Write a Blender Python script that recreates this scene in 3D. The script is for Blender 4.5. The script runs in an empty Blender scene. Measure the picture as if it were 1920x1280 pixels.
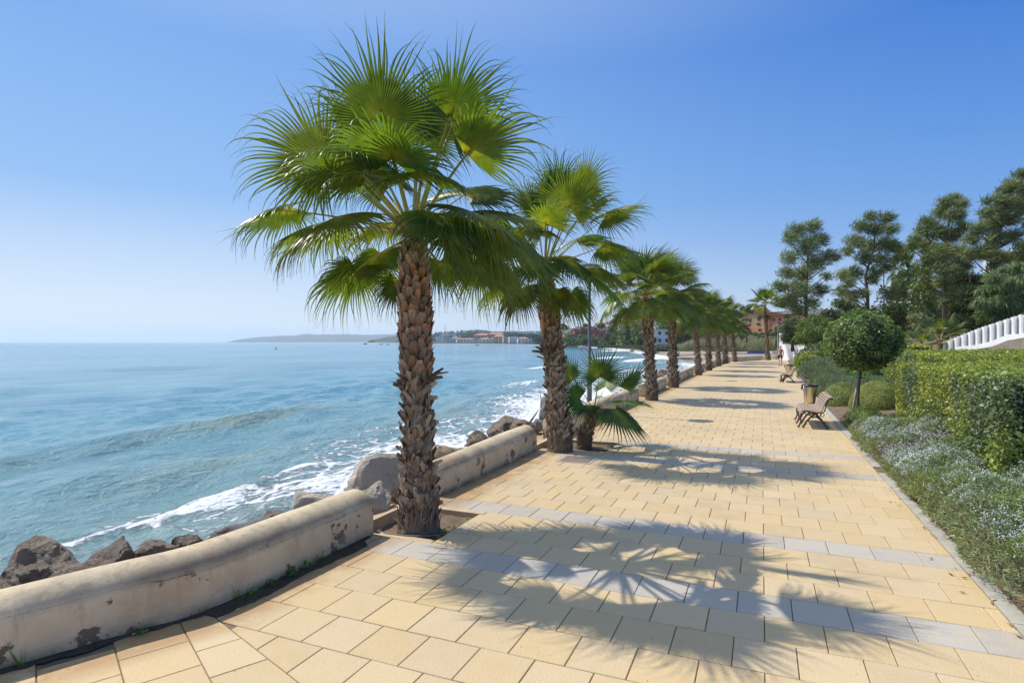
import bpy, bmesh, math, random
import numpy as np
from mathutils import Vector, Matrix, noise
random.seed(7)
rng = np.random.default_rng(11)
R = math.radians
S = bpy.context.scene
C = S.collection
# ------------------------------------------------------------------ camera
FPX = 1109.0; CAMH = 2.1; YAW = math.atan(468 / FPX); HOR = 641.0
cd = bpy.data.cameras.new('camera'); cam = bpy.data.objects.new('camera', cd); C.objects.link(cam)
cd.sensor_width = 36; cd.lens = 36 * FPX / 1920; cd.clip_start = .05; cd.clip_end = 60000
cam.location = (0, 0, CAMH); cam.rotation_euler = (R(90), 0, YAW); cd.shift_y = 0.0005
S.camera = cam
# ------------------------------------------------------------------ sky, sun, exposure
SUN_EL = R(54); SUN_AZ = math.atan2(-.996, .088)
w = bpy.data.worlds.new('World'); S.world = w; w.use_nodes = True
nt = w.node_tree; bg = nt.nodes['Background']
sky = nt.nodes.new('ShaderNodeTexSky'); sky.sky_type = 'NISHITA'; sky.sun_disc = False
sky.sun_elevation = SUN_EL; sky.sun_rotation = SUN_AZ; sky.altitude = 0
sky.air_density = 1.0; sky.dust_density = 0.1; sky.ozone_density = 2.0
def _n(t, **kw):
    x = nt.nodes.new(t)
    for k, v in kw.items(): setattr(x, k, v)
    return x
_lin = lambda c: tuple((v / 255 / 12.92 if v / 255 <= .04045 else ((v / 255 + .055) / 1.055) ** 2.4) for v in c) + (1,)
tc = _n('ShaderNodeTexCoord'); sxz = _n('ShaderNodeSeparateXYZ'); nt.links.new(tc.outputs['Generated'], sxz.inputs[0])
def _ramp(stops):
    r = _n('ShaderNodeValToRGB'); e = r.color_ramp.elements
    while len(e) < len(stops): e.new(.5)
    for el, (p_, c_) in zip(e, stops): el.position = p_; el.color = _lin(c_)
    nt.links.new(sxz.outputs[2], r.inputs[0]); return r
# the clear sky is hazier and paler towards the sun (seaward), deeper blue landward
ra = _ramp([(0, (222, 233, 246)), (.06, (214, 228, 246)), (.13, (192, 214, 245)), (.22, (146, 190, 242)), (.42, (124, 172, 238)), (.60, (185, 208, 246)), (.80, (255, 252, 246)), (1, (190, 210, 240))])
rb = _ramp([(0, (196, 214, 238)), (.06, (166, 198, 236)), (.16, (110, 163, 230)), (.28, (80, 144, 224)), (.42, (40, 116, 212)), (.60, (52, 116, 210)), (.80, (130, 165, 225)), (1, (165, 190, 232))])
dt = _n('ShaderNodeVectorMath', operation='DOT_PRODUCT'); nt.links.new(tc.outputs['Generated'], dt.inputs[0]); dt.inputs[1].default_value = (math.sin(SUN_AZ), math.cos(SUN_AZ), .25)
mr = _n('ShaderNodeMapRange'); mr.interpolation_type = 'SMOOTHSTEP'; nt.links.new(dt.outputs['Value'], mr.inputs[0]); mr.inputs[1].default_value = -.35; mr.inputs[2].default_value = 1.0
mg = _n('ShaderNodeMix', data_type='RGBA'); nt.links.new(mr.outputs[0], mg.inputs[0]); nt.links.new(rb.outputs[0], mg.inputs[6]); nt.links.new(ra.outputs[0], mg.inputs[7])
sc_ = _n('ShaderNodeVectorMath', operation='SCALE'); nt.links.new(mg.outputs[2], sc_.inputs[0]); sc_.inputs['Scale'].default_value = 10.0
mx_ = _n('ShaderNodeMix', data_type='RGBA'); mx_.inputs[0].default_value = .85; nt.links.new(sky.outputs[0], mx_.inputs[6]); nt.links.new(sc_.outputs[0], mx_.inputs[7])
nt.links.new(mx_.outputs[2], bg.inputs[0]); bg.inputs[1].default_value = .10
sl = bpy.data.lights.new('sun', 'SUN'); so = bpy.data.objects.new('sun', sl); C.objects.link(so)
sl.energy = 4.2; sl.angle = R(.53); sl.color = (1, .95, .87)
sd = Vector((math.sin(SUN_AZ) * math.cos(SUN_EL), math.cos(SUN_AZ) * math.cos(SUN_EL), math.sin(SUN_EL)))
so.rotation_euler = sd.to_track_quat('Z', 'Y').to_euler(); so.location = (-20, 0, 30)
vs = S.view_settings; vs.view_transform = 'Standard'; vs.look = 'None'; vs.exposure = 0.08; vs.gamma = 1
S.cycles.max_bounces = 8; S.cycles.transparent_max_bounces = 8; S.cycles.volume_bounces = 1
# ------------------------------------------------------------------ helpers
CY, SY = math.cos(YAW), math.sin(YAW)
def W(d, l, z=0.0):                       # depth along the view, metres to its right, height
    return Vector((-SY * d + CY * l, CY * d + SY * l, z))
def PD(px, d, z=0.0): return W(d, (px - 960) / FPX * d, z)
def PYD(px, py, d): return W(d, (px - 960) / FPX * d, CAMH + (HOR - py) / FPX * d)
def GR(px, py, z=0.0):
    d = FPX * (CAMH - z) / (py - HOR); return PD(px, d, z)
def tag(o, label=None, cat=None, group=None, kind=None):
    if label: o['label'] = label
    if cat: o['category'] = cat
    if group: o['group'] = group
    if kind: o['kind'] = kind
    return o
def empty(name, loc=(0, 0, 0), rz=0.0, label=None, cat=None, group=None):
    o = bpy.data.objects.new(name, None); C.objects.link(o); o.location = loc; o.rotation_euler.z = rz
    o.empty_display_size = .2
    return tag(o, label, cat, group)
def link(name, me, parent=None):
    o = bpy.data.objects.new(name, me); C.objects.link(o)
    if parent: o.parent = parent
    return o
def npmesh(name, V, F, mats, cols=None, smooth=False, mi=None, parent=None):
    """V (n,3); F (m,k) one polygon size; cols (n,3) per vertex"""
    V = np.asarray(V, dtype=np.float32); F = np.asarray(F, dtype=np.int32)
    me = bpy.data.meshes.new(name); m, k = F.shape
    me.vertices.add(len(V)); me.vertices.foreach_set('co', V.ravel())
    me.loops.add(m * k); me.loops.foreach_set('vertex_index', F.ravel())
    me.polygons.add(m); me.polygons.foreach_set('loop_start', np.arange(0, m * k, k, dtype=np.int32))
    me.polygons.foreach_set('loop_total', np.full(m, k, dtype=np.int32))
    if smooth: me.polygons.foreach_set('use_smooth', np.ones(m, dtype=bool))
    if mi is not None: me.polygons.foreach_set('material_index', np.asarray(mi, dtype=np.int32))
    me.update(calc_edges=True)
    if cols is not None:
        a = me.color_attributes.new('Col', 'FLOAT_COLOR', 'POINT')
        c4 = np.ones((len(V), 4), dtype=np.float32); c4[:, :3] = cols; a.data.foreach_set('color', c4.ravel())
    for mm in (mats if isinstance(mats, (list, tuple)) else [mats]): me.materials.append(mm)
    return link(name, me, parent)
class MB:
    """mixed polygons, per-vertex colour optional"""
    def __init__(s): s.v = []; s.f = []; s.c = []; s.m = []; s.col = (1, 1, 1); s.mi = 0
    def vert(s, p): s.v.append(tuple(p)); s.c.append(s.col); return len(s.v) - 1
    def face(s, ids): s.f.append(tuple(ids)); s.m.append(s.mi)
    def poly(s, pts): s.face([s.vert(p) for p in pts])
    def box(s, c, d, rz=0.0, M=None):
        cx, cy, cz = c; x, y, z = d[0] / 2, d[1] / 2, d[2] / 2
        P = [(-x, -y, -z), (x, -y, -z), (x, y, -z), (-x, y, -z), (-x, -y, z), (x, -y, z), (x, y, z), (-x, y, z)]
        ca, sa = math.cos(rz), math.sin(rz); i = len(s.v)
        for p in P:
            q = Vector((p[0] * ca - p[1] * sa + cx, p[0] * sa + p[1] * ca + cy, p[2] + cz))
            if M: q = M @ q
            s.vert(q)
        for f in ((0, 3, 2, 1), (4, 5, 6, 7), (0, 1, 5, 4), (1, 2, 6, 5), (2, 3, 7, 6), (3, 0, 4, 7)): s.face([i + k for k in f])
    def tube(s, pts, rad, n=8, cap=True, flat=1.0):
        pts = [Vector(p) for p in pts]; k = len(pts)
        if not hasattr(rad, '__len__'): rad = [rad] * k
        rings = []; ref = None
        for i, p in enumerate(pts):
            t = (pts[min(i + 1, k - 1)] - pts[max(i - 1, 0)]).normalized()
            if ref is None:
                ref = t.orthogonal().normalized()
                if abs(t.z) > .5: ref = (Vector((1, 0, 0)) - t * t.x).normalized()
            ref = (ref - t * ref.dot(t)).normalized(); b = t.cross(ref)
            rings.append([s.vert(p + (ref * math.cos(a) + b * math.sin(a) * flat) * rad[i]) for a in [2 * math.pi * j / n for j in range(n)]])
        for a, b in zip(rings, rings[1:]):
            for j in range(n): s.face((a[j], a[(j + 1) % n], b[(j + 1) % n], b[j]))
        if cap: s.face(rings[0][::-1]); s.face(rings[-1])
    def lathe(s, c, prof, n=16, cap=True):
        rings = [[s.vert((c[0] + r * math.cos(2 * math.pi * j / n), c[1] + r * math.sin(2 * math.pi * j / n), c[2] + z)) for j in range(n)] for r, z in prof]
        for a, b in zip(rings, rings[1:]):
            for j in range(n): s.face((a[j], a[(j + 1) % n], b[(j + 1) % n], b[j]))
        if cap: s.face(rings[0][::-1]); s.face(rings[-1])
    def build(s, name, mats, parent=None, smooth=False, bevel=0.0, auto=None):
        me = bpy.data.meshes.new(name); me.from_pydata(s.v, [], s.f)
        me.polygons.foreach_set('material_index', np.array(s.m, dtype=np.int32))
        a = me.color_attributes.new('Col', 'FLOAT_COLOR', 'POINT')
        c4 = np.ones((len(s.v), 4), dtype=np.float32); c4[:, :3] = np.array(s.c); a.data.foreach_set('color', c4.ravel())
        for mm in (mats if isinstance(mats, (list, tuple)) else [mats]): me.materials.append(mm)
        if smooth: me.polygons.foreach_set('use_smooth', np.ones(len(s.f), dtype=bool))
        if auto is not None:
            try: me.set_sharp_from_angle(angle=R(auto))
            except Exception: pass
        o = link(name, me, parent)
        if bevel:
            b = o.modifiers.new('bevel', 'BEVEL'); b.width = bevel; b.segments = 2; b.limit_method = 'ANGLE'; b.angle_limit = R(40)
        return o
# ------------------------------------------------------------------ materials
MATS = {}
class N:
    def __init__(s, mat): s.t = mat.node_tree; s.n = s.t.nodes; s.l = s.t.links; s.b = s.n['Principled BSDF']
    def add(s, t, **kw):
        x = s.n.new(t)
        for k, v in kw.items():
            if k.startswith('i_'): x.inputs[int(k[2:]) if k[2:].isdigit() else k[2:].replace('_', ' ')].default_value = v
            else: setattr(x, k, v)
        return x
    def noise(s, sc, det=5, rough=.55, vec=None, dim=None):
        x = s.add('ShaderNodeTexNoise'); x.inputs['Scale'].default_value = sc; x.inputs['Detail'].default_value = det; x.inputs['Roughness'].default_value = rough
        if vec is not None: s.l.new(vec, x.inputs['Vector'])
        return x.outputs['Fac']
    def pos(s): return s.add('ShaderNodeNewGeometry').outputs['Position']
    def obj(s): return s.add('ShaderNodeTexCoord').outputs['Object']
    def mapr(s, f, a, b, c=0., d=1., clamp=True):
        x = s.add('ShaderNodeMapRange'); x.clamp = clamp
        for i, v in zip((1, 2, 3, 4), (a, b, c, d)): x.inputs[i].default_value = v
        s.l.new(f, x.inputs[0]); return x.outputs[0]
    def math(s, op, a, b=None, clamp=False):
        x = s.add('ShaderNodeMath', operation=op); x.use_clamp = clamp
        for i, v in enumerate((a, b)):
            if v is None: continue
            if isinstance(v, (int, float)): x.inputs[i].default_value = v
            else: s.l.new(v, x.inputs[i])
        return x.outputs[0]
    def mix(s, f, a, b, mode='MIX'):
        x = s.add('ShaderNodeMix', data_type='RGBA', blend_type=mode)
        for i, v in ((0, f), (6, a), (7, b)):
            if isinstance(v, (int, float)): x.inputs[i].default_value = v
            elif isinstance(v, tuple): x.inputs[i].default_value = (*v, 1)
            else: s.l.new(v, x.inputs[i])
        return x.outputs[2]
    def col(s): x = s.add('ShaderNodeAttribute', attribute_name='Col'); return x.outputs['Color']
    def scale(s, vec, sc):
        x = s.add('ShaderNodeMapping'); x.inputs['Scale'].default_value = sc; s.l.new(vec, x.inputs['Vector']); return x.outputs[0]
    def bump(s, h, st, dist=.01, nrm=None):
        x = s.add('ShaderNodeBump'); x.inputs['Strength'].default_value = st; x.inputs['Distance'].default_value = dist
        s.l.new(h, x.inputs['Height'])
        if nrm is not None: s.l.new(nrm, x.inputs['Normal'])
        return x.outputs[0]
    def base(s, c): s.l.new(c, s.b.inputs['Base Color'])
    def nrm(s, c): s.l.new(c, s.b.inputs['Normal'])
    def rough(s, c): s.l.new(c, s.b.inputs['Roughness'])
def mat(name, base=(.5, .5, .5), rough=.8, metal=0., spec=None):
    m = bpy.data.materials.new(name); m.use_nodes = True; n = N(m)
    n.b.inputs['Base Color'].default_value = (*base, 1); n.b.inputs['Roughness'].default_value = rough; n.b.inputs['Metallic'].default_value = metal
    if spec is not None: n.b.inputs['Specular IOR Level'].default_value = spec
    MATS[name] = m; return m, n
def simple(name, c1, c2, sc=6., rough=.8, bump=.2, metal=0., bsc=None, dist=.01, world=True, usecol=False, spec=None):
    m, n = mat(name, c1, rough, metal, spec); v = n.pos() if world else n.obj()
    f = n.mapr(n.noise(sc, 6, .6, v), .35, .65); c = n.mix(f, c1, c2)
    if usecol: c = n.mix(1., c, n.col(), 'MULTIPLY')
    n.base(c)
    if bump: n.nrm(n.bump(n.noise(bsc or sc * 6, 5, .6, v), bump, dist))
    return m
def leafmat(name, trans=.35, rough=.5, spec=.3, var=.25, tint=(1.25, 1.3, .55)):
    """leaf colour comes from the per-leaf attribute; thin leaves pass light"""
    m, n = mat(name, (.1, .15, .05), rough, 0, spec)
    c = n.col(); f = n.noise(9., 3, .5, n.pos())
    c = n.mix(1., c, n.mix(n.mapr(f, .35, .65), (1 - var,) * 3, (1 + var,) * 3), 'MULTIPLY')
    n.base(c)
    tr = n.add('ShaderNodeBsdfTranslucent'); n.l.new(n.mix(1., c, tint, 'MULTIPLY'), tr.inputs[0])
    mx = n.add('ShaderNodeMixShader'); mx.inputs[0].default_value = trans
    n.l.new(n.b.outputs[0], mx.inputs[1]); n.l.new(tr.outputs[0], mx.inputs[2])
    n.l.new(mx.outputs[0], n.n['Material Output'].inputs[0]); return m
# ================================================================== setting: ground, paving, sea
m, n = mat('tile', (.6, .45, .25), .62)
p = n.pos(); c = n.col()
big = n.noise(.9, 4, .6, p); mid = n.noise(7., 5, .6, p); fine = n.noise(60., 4, .6, p)
c = n.mix(n.mapr(mid, .42, .7, 0, .45), c, (.60, .47, .31))
c = n.mix(n.mapr(big, .5, .75, 0, .35), c, (.50, .37, .22))
c = n.mix(n.mapr(fine, .3, .75), n.mix(1., c, (.93, .92, .9), 'MULTIPLY'), n.mix(1., c, (1.06, 1.06, 1.06), 'MULTIPLY'))
stm = n.noise(2.2, 6, .7, p)                                     # damp, ochre-stained slabs along the sea wall
sep = n.add('ShaderNodeSeparateXYZ'); n.l.new(p, sep.inputs[0])
wl = n.math('ADD', sep.outputs[0], n.math('MULTIPLY', n.math('MAXIMUM', n.math('SUBTRACT', 3.25, sep.outputs[1]), 0), .47)); near = n.math('MULTIPLY', n.mapr(wl, -3.42, -3.66), n.mapr(stm, .36, .52))
c = n.mix(n.math('MULTIPLY', near, .75), c, (.36, .20, .08))
spot = n.mapr(n.noise(22., 3, .5, p), .715, .74); c = n.mix(n.math('MULTIPLY', spot, .6), c, (.14, .10, .06))
c = n.mix(n.mapr(n.noise(.45, 7, .75, p), .54, .70, 0, .5), c, (.38, .28, .17))
n.base(c)
vo = n.add('ShaderNodeTexWave'); vo.inputs['Scale'].default_value = 9; vo.inputs['Distortion'].default_value = 14; vo.inputs['Detail'].default_value = 3; vo.inputs['Detail Scale'].default_value = 2.2; n.l.new(p, vo.inputs[0])
h = n.math('ADD', n.math('MULTIPLY', vo.outputs['Fac'], .5), n.math('MULTIPLY', fine, .8))
n.nrm(n.bump(h, .35, .004)); n.rough(n.mapr(mid, .3, .7, .5, .75))
M_TILE = m
M_GROUT = simple('grout', (.24, .18, .11), (.13, .10, .065), 9., .95, .4)
M_KERB = simple('kerb_concrete', (.46, .44, .38), (.36, .34, .29), 5., .85, .35, bsc=80, dist=.003)
M_SOIL = simple('soil', (.13, .085, .05), (.22, .16, .10), 7., .95, .8, bsc=40, dist=.02)
M_DAMP = simple('damp_soil', (.035, .028, .018), (.07, .055, .03), 9., .8, .9, bsc=50, dist=.02)
M_SAND = simple('beach_sand', (.40, .34, .27), (.31, .265, .21), .12, .95, .5, bsc=1.5, dist=.2)
# ---- boundaries of the promenade
XL = [(-4, -4.9), (2.9, -3.95), (3.4, -3.86), (5.4, -3.88), (7, -4.02), (22, -4.02), (40, -4.0), (52, -3.75), (62, -3.4), (68, -2.9)]
def lerp(tab, y):
    if y <= tab[0][0]: return tab[0][1]
    for (a, b), (c_, d_) in zip(tab, tab[1:]):
        if y <= c_: return b + (d_ - b) * (y - a) / (c_ - a)
    return tab[-1][1]
XR = [(-4, 1.72), (12, 1.72), (22, 1.78), (38, 1.95), (52, 2.35), (73, 2.87), (84, 3.6)]
def endline(x): return 68 + (x + 2.9) * 2.55          # Y of the low end wall at x
def clip(poly, a, b, c0):                               # keep a*x+b*y+c0 >= 0
    out = []
    for i in range(len(poly)):
        p_, q_ = poly[i], poly[(i + 1) % len(poly)]
        fp, fq = a * p_[0] + b * p_[1] + c0, a * q_[0] + b * q_[1] + c0
        if fp >= 0: out.append(p_)
        if fp * fq < 0:
            t = fp / (fp - fq); out.append((p_[0] + t * (q_[0] - p_[0]), p_[1] + t * (q_[1] - p_[1])))
    return out
def area(p_): return abs(sum(p_[i][0] * p_[(i + 1) % len(p_)][1] - p_[(i + 1) % len(p_)][0] * p_[i][1] for i in range(len(p_)))) / 2
DIA = (-3.76, 3.25); DIB = (-2.62, 2.85)
da = (-(DIB[1] - DIA[1]), DIB[0] - DIA[0]); dc = -(da[0] * DIA[0] + da[1] * DIA[1])
PITS = [(-4.05, 5.42, -3.18, 6.50), (-4.05, 11.0, -2.75, 12.2)]
def inset(p_, g):
    cx = sum(q[0] for q in p_) / len(p_); cy = sum(q[1] for q in p_) / len(p_)
    out = []
    k = len(p_)
    for i in range(k):
        a, b, c_ = Vector(p_[i - 1]), Vector(p_[i]), Vector(p_[(i + 1) % k])
        e1 = (b - a).normalized(); e2 = (c_ - b).normalized()
        n1 = Vector((-e1.y, e1.x)); n2 = Vector((-e2.y, e2.x))
        if n1.dot(Vector((cx, cy)) - b) < 0: n1, n2 = -n1, -n2
        d_ = n1 + n2; s_ = d_.length
        if s_ < .4: return None
        d_ = d_ / s_; out.append(tuple(b + d_ * g / max(.4, d_.dot(n1))))
    return out
tile = MB()
def WX(y): return -4.02 if y > 3.2 else -4.02 - (3.2 - y) * .50
ROW, TW = .4205, .40
def addtile(p_, col):
    if len(p_) < 3 or area(p_) < .006: return
    cx = sum(q[0] for q in p_) / len(p_); cy = sum(q[1] for q in p_) / len(p_)
    a = inset(p_, .0032); b = inset(p_, .0068)
    if a is None or b is None or area(b) < .003 or area(b) > area(p_): return
    sgn = sum(p_[i][0] * p_[(i + 1) % len(p_)][1] - p_[(i + 1) % len(p_)][0] * p_[i][1] for i in range(len(p_)))
    if sgn < 0: a, b = a[::-1], b[::-1]
    tile.col = col; dz = random.uniform(-.0012, .0012); tx, ty = random.uniform(-.004, .004), random.uniform(-.004, .004)
    zz = lambda q, z: (q[0], q[1], z + dz + (q[0] - cx) * tx + (q[1] - cy) * ty)
    i0 = [tile.vert((q[0], q[1], -.012)) for q in a]; i1 = [tile.vert(zz(q, -.004)) for q in a]; i2 = [tile.vert(zz(q, 0)) for q in b]
    k = len(a)
    for j in range(k):
        tile.face((i0[j], i0[(j + 1) % k], i1[(j + 1) % k], i1[j])); tile.face((i1[j], i1[(j + 1) % k], i2[(j + 1) % k], i2[j]))
    tile.face(i2)
rt = random.Random(3)
def tcol(grey):
    if grey:
        v = rt.uniform(.9, 1.08); return (.47 * v, .43 * v, .36 * v)
    v = rt.uniform(.93, 1.05); y = .15 + .6 * rt.random()
    return (.61 * v, (.478 - .04 * y) * v, (.29 - .09 * y * (1 + .2 * (rt.random() < .08))) * v)
y0 = 4.93 - 20 * ROW
nrow = int((86 - y0) / ROW)
GREYK = set()
for ga in (4.93, 10.6, 21.2, 27.7, 39.2, 45.5, 54.2, 61.5):
    kk = round((ga - 4.93) / ROW); GREYK |= {kk, kk + 4}
for r in range(nrow):
    ya = y0 + r * ROW; yb = ya + ROW; yc = (ya + yb) / 2
    k = round((ya - 4.93) / ROW)
    # paired grey bands, one pair at each planting pit
    grey = k in GREYK
    for q in range(-6, 22):
        x0 = -4.58 + q * TW + (TW / 2 if k % 2 else 0) + .0
        x1 = x0 + TW
        if x1 < lerp(XL, yc) - .45 or x0 > lerp(XR, yc): continue
        if yc > 66 and yc > endline((x0 + x1) / 2) + .1: continue
        p_ = [(x0, ya), (x1, ya), (x1, yb), (x0, yb)]
        xr = lerp(XR, yc)
        p_ = clip(p_, -1, 0, xr)
        if yc < 6: p_ = clip(p_, da[0], da[1], dc) if (da[0] * 0 + da[1] * 10 + dc) > 0 else clip(p_, -da[0], -da[1], -dc)
        pieces = [p_]
        for (ax, ay, bx, by) in PITS:
            new = []
            for u in pieces:
                if len(u) < 3: continue
                if max(t[0] for t in u) <= ax or min(t[0] for t in u) >= bx or max(t[1] for t in u) <= ay or min(t[1] for t in u) >= by: new.append(u); continue
                new += [clip(u, 1, 0, -bx), clip(clip(u, -1, 0, bx), 0, 1, -by), clip(clip(u, -1, 0, bx), 0, -1, ay)]
            pieces = new
        cc = tcol(grey)
        for u in pieces:
            if len(u) > 2: addtile(u, cc)
ang = R(-28); ca, sa = math.cos(ang), math.sin(ang)
for i in range(-22, 10):
    for j in range(-6, 26):
        u0 = j * TW + (TW / 2 if i % 2 else 0); v0 = i * ROW
        p_ = [(-3.89 + u * ca - v * sa, 3.05 + u * sa + v * ca) for u, v in ((u0, v0), (u0 + TW, v0), (u0 + TW, v0 + ROW), (u0, v0 + ROW))]
        p_ = [( q[0], q[1]) for q in p_]
        s_ = -1 if (da[1] * 10 + dc) > 0 else 1
        p_ = clip(p_, s_ * da[0], s_ * da[1], s_ * dc)
        p_ = clip(p_, -1, 0, 1.72)
        if len(p_) > 2:
            cx = sum(q[0] for q in p_) / len(p_); cy = sum(q[1] for q in p_) / len(p_)
            if cy > -2.5 and cx > WX(cy): addtile(p_, tcol(False))
tag(tile.build('promenade_paving', M_TILE), kind='structure')
# damp joint bed under the slabs
g = MB(); 
ys = [-4, 0, 5.4, 12, 22, 30, 40, 52, 62, 70, 78, 86]
for (ax, ay, bx, by) in PITS: pass
def gsheet(x0, x1, ya, yb): g.poly([(x0, ya, -.011), (x1, ya, -.011), (x1, yb, -.011), (x0, yb, -.011)])
P1_, P2_ = PITS
g.poly([(1.85, -4, -.011), (1.85, P1_[1], -.011), (-4.1, P1_[1], -.011), (-4.1, 3.2, -.011), (-4.9, 1.6, -.011), (-6.3, -.4, -.011), (-8.3, -3, -.011), (-8.3, -4, -.011)]); gsheet(P1_[2], 1.85, P1_[1], P1_[3]); gsheet(-4.4, 1.85, P1_[3], P2_[1]); gsheet(P2_[2], 1.85, P2_[1], P2_[3]); gsheet(-4.4, 1.85, P2_[3], 40)
g.poly([(-4.4, 40, -.011), (2.0, 40, -.011), (2.35, 52, -.011), (-4.1, 52, -.011)])
g.poly([(-4.1, 52, -.011), (2.35, 52, -.011), (3.6, 84, -.011), (3.2, 84, -.011), (-3.2, 67.8, -.011)])
tag(g.build('paving_bed', M_GROUT), kind='structure')
# kerb along the planting
k = MB(); Y = -4.0
while Y < 84:
    L = .5 if Y < 30 else 1.5
    xa, xb = lerp(XR, Y), lerp(XR, Y + L); e = .004
    if Y < 11 or Y > 11:
        b0 = len(k.v)
        for (x, y) in ((xa + .006, Y + e), (xa + .135, Y + e), (xb + .135, Y + L - e), (xb + .006, Y + L - e)):
            k.vert((x, y, -.05)); k.vert((x, y, .012))
        for a in range(4):
            c2 = (a + 1) % 4; k.face((b0 + a * 2, b0 + c2 * 2, b0 + c2 * 2 + 1, b0 + a * 2 + 1))
        k.face((b0 + 1, b0 + 3, b0 + 5, b0 + 7))
    Y += L
tag(k.build('kerb_strip', M_KERB, bevel=.003), kind='structure')
# ---- land: one sheet with the revetment to seaward, the garden bank to landward
SHORE = [(-8.8, -60), (-8.8, 30), (-9.2, 60), (-9.8, 85), (-10, 105)] + [tuple(GR(px, py, -1.8)[:2]) for px, py in ((1285, 676), (1240, 666), (1200, 659), (1150, 653), (1100, 650), (1050, 648), (950, 645.5), (800, 644), (740, 643), (600, 642.6), (430, 642.0))]
def bedz(x, y):
    t = max(0., x - (lerp(XR, y) + .14))
    z = .02 + .10 * min(t, 1.5) + max(0, t - 1.5) * (.14 + .06 * min(1, max(0, (y - 25) / 30)))
    return min(z, 3.6 + .01 * t)
xs = [-9.8, -9.2, -8.6, -8, -7.4, -6.8, -6.2, -5.6, -5.0, -4.5, -4.42, -4.3, -3.5, -1, 1.6, 1.9, 2.4, 3, 3.6, 4.4, 5.4, 7, 9, 12, 16, 22, 30, 45, 70, 110]
yv = [-12, -6, -2, 0, 1, 2, 3, 4, 5, 5.3, 6, 7, 8.5, 10, 11, 12.2, 14, 16, 18, 20, 23, 26, 29, 32, 36, 40, 45, 50, 56, 62, 67, 72, 78, 84, 92, 105, 125]
V = []; nx = len(xs)
for yy in yv:
    for xx in xs:
        xw = lerp(XL, yy); x = xx
        if yy < 3.4 and xx < -4.2: x = xx - max(0, (3.2 - max(yy, -3))) * .50 - max(0, 1.2 - max(yy, -3)) * .35
        if yy > 45 and xx <= -3.5: x = xx + (xw + 4.02)
        if xx <= -4.5:
            t = (-4.5 - xx) / 4.3; z = -.32 - t * 1.6 + .18 * noise.noise(Vector((x * .8, yy * .8, 0)))
            if xx > -4.6: z = -.25
        elif xx <= -4.3: z = -.06
        elif xx <= 1.85: z = -.06
        else: z = bedz(x + (lerp(XR, yy) - 1.72), yy) - .0; x = x + (lerp(XR, yy) - 1.72)
        if yy > 84 and -9 < xx < 1.8: z = -.8 + .03 * (xx + 4)
        if yy > 84 and xx <= -9: z = -2.2
        V.append((x, yy, z))
F = [(j * nx + i, j * nx + i + 1, (j + 1) * nx + i + 1, (j + 1) * nx + i) for j in range(len(yv) - 1) for i in range(nx - 1)]
# ground sheet drops inside the two planting pits
o = npmesh('ground', V, F, M_SOIL, smooth=True); tag(o, kind='structure')
for (ax, ay, bx, by) in PITS:
    pass
# ---- beach beyond the promenade
sh = [(-9.3, 78)] + SHORE[3:]
offs = [(-8, -2.5), (0, -1.84), (3, -1.5), (12, -1.15), (35, -.95), (80, -.7), (160, -.3), (500, .6), (2200, 3)]
V = []; 
dense = []
for (a, b) in zip(sh, sh[1:]):
    L = math.hypot(b[0] - a[0], b[1] - a[1]); kk = max(1, min(14, int(L / 6)))
    for i in range(kk): dense.append((a[0] + (b[0] - a[0]) * i / kk, a[1] + (b[1] - a[1]) * i / kk))
dense.append(sh[-1])
for (x, y) in dense:
    wob = .8 * noise.noise(Vector((x * .08, y * .08, 3)))
    for of, z in offs:
        V.append((x + .8 * of + wob * 1.5, y + .6 * of, z + (.12 * noise.noise(Vector((x * .15 + of, y * .15, 0))) if of > 0 else 0)))
nx = len(offs)
F = [(j * nx + i, j * nx + i + 1, (j + 1) * nx + i + 1, (j + 1) * nx + i) for j in range(len(dense) - 1) for i in range(nx - 1)]
tag(npmesh('beach', V, F, M_SAND, smooth=True), kind='structure')
# ---- sea
m, n = mat('sea_water', (.02, .10, .14), .07)
n.b.inputs['IOR'].default_value = 1.333
at = n.add('ShaderNodeAttribute', attribute_name='Col'); sp = n.add('ShaderNodeSeparateColor'); n.l.new(at.outputs['Color'], sp.inputs[0])
foamA, sandA, farA = sp.outputs[0], sp.outputs[1], sp.outputs[2]
p = n.pos()
deep = n.mix(n.mapr(n.noise(.035, 4, .6, n.scale(p, (1, .35, 1))), .4, .62), (.10, .27, .375), (.15, .36, .43))
cc = n.mix(sandA, deep, (.26, .35, .29))
pf = n.scale(p, (1.5, .75, 1))
f1 = n.noise(2.8, 10, .76, pf); f2 = n.noise(.35, 4, .6, pf)
vor = n.add('ShaderNodeTexVoronoi', feature='DISTANCE_TO_EDGE'); vor.inputs['Scale'].default_value = 2.1; n.l.new(n.mix(.35, n.scale(p, (1, .6, 1)), n.add('ShaderNodeTexNoise', i_Scale=2.6).outputs['Color']), vor.inputs['Vector'])
lace = n.mapr(vor.outputs['Distance'], .10, .015)
thr = n.math('SUBTRACT', 1.14, foamA)                           # foam where noise rises above a threshold
a1 = n.math('SUBTRACT', n.math('ADD', n.math('MULTIPLY', f1, 1.05), n.math('ADD', n.math('MULTIPLY', f2, .30), n.math('MULTIPLY', lace, .15))), thr)
fm = n.mapr(a1, -.01, .09)
fm = n.math('MULTIPLY', fm, n.mapr(foamA, .02, .2))
cc = n.mix(fm, cc, (.80, .83, .84)); n.base(cc)
n.rough(n.mapr(fm, 0, 1, .10, .8))
b1 = n.noise(2.2, 6, .6, n.scale(p, (1.3, .8, 1))); b2 = n.noise(.5, 5, .6, n.scale(p, (1, .5, 1))); b3 = n.noise(7., 5, .65, n.scale(p, (1.4, .8, 1)))
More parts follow.
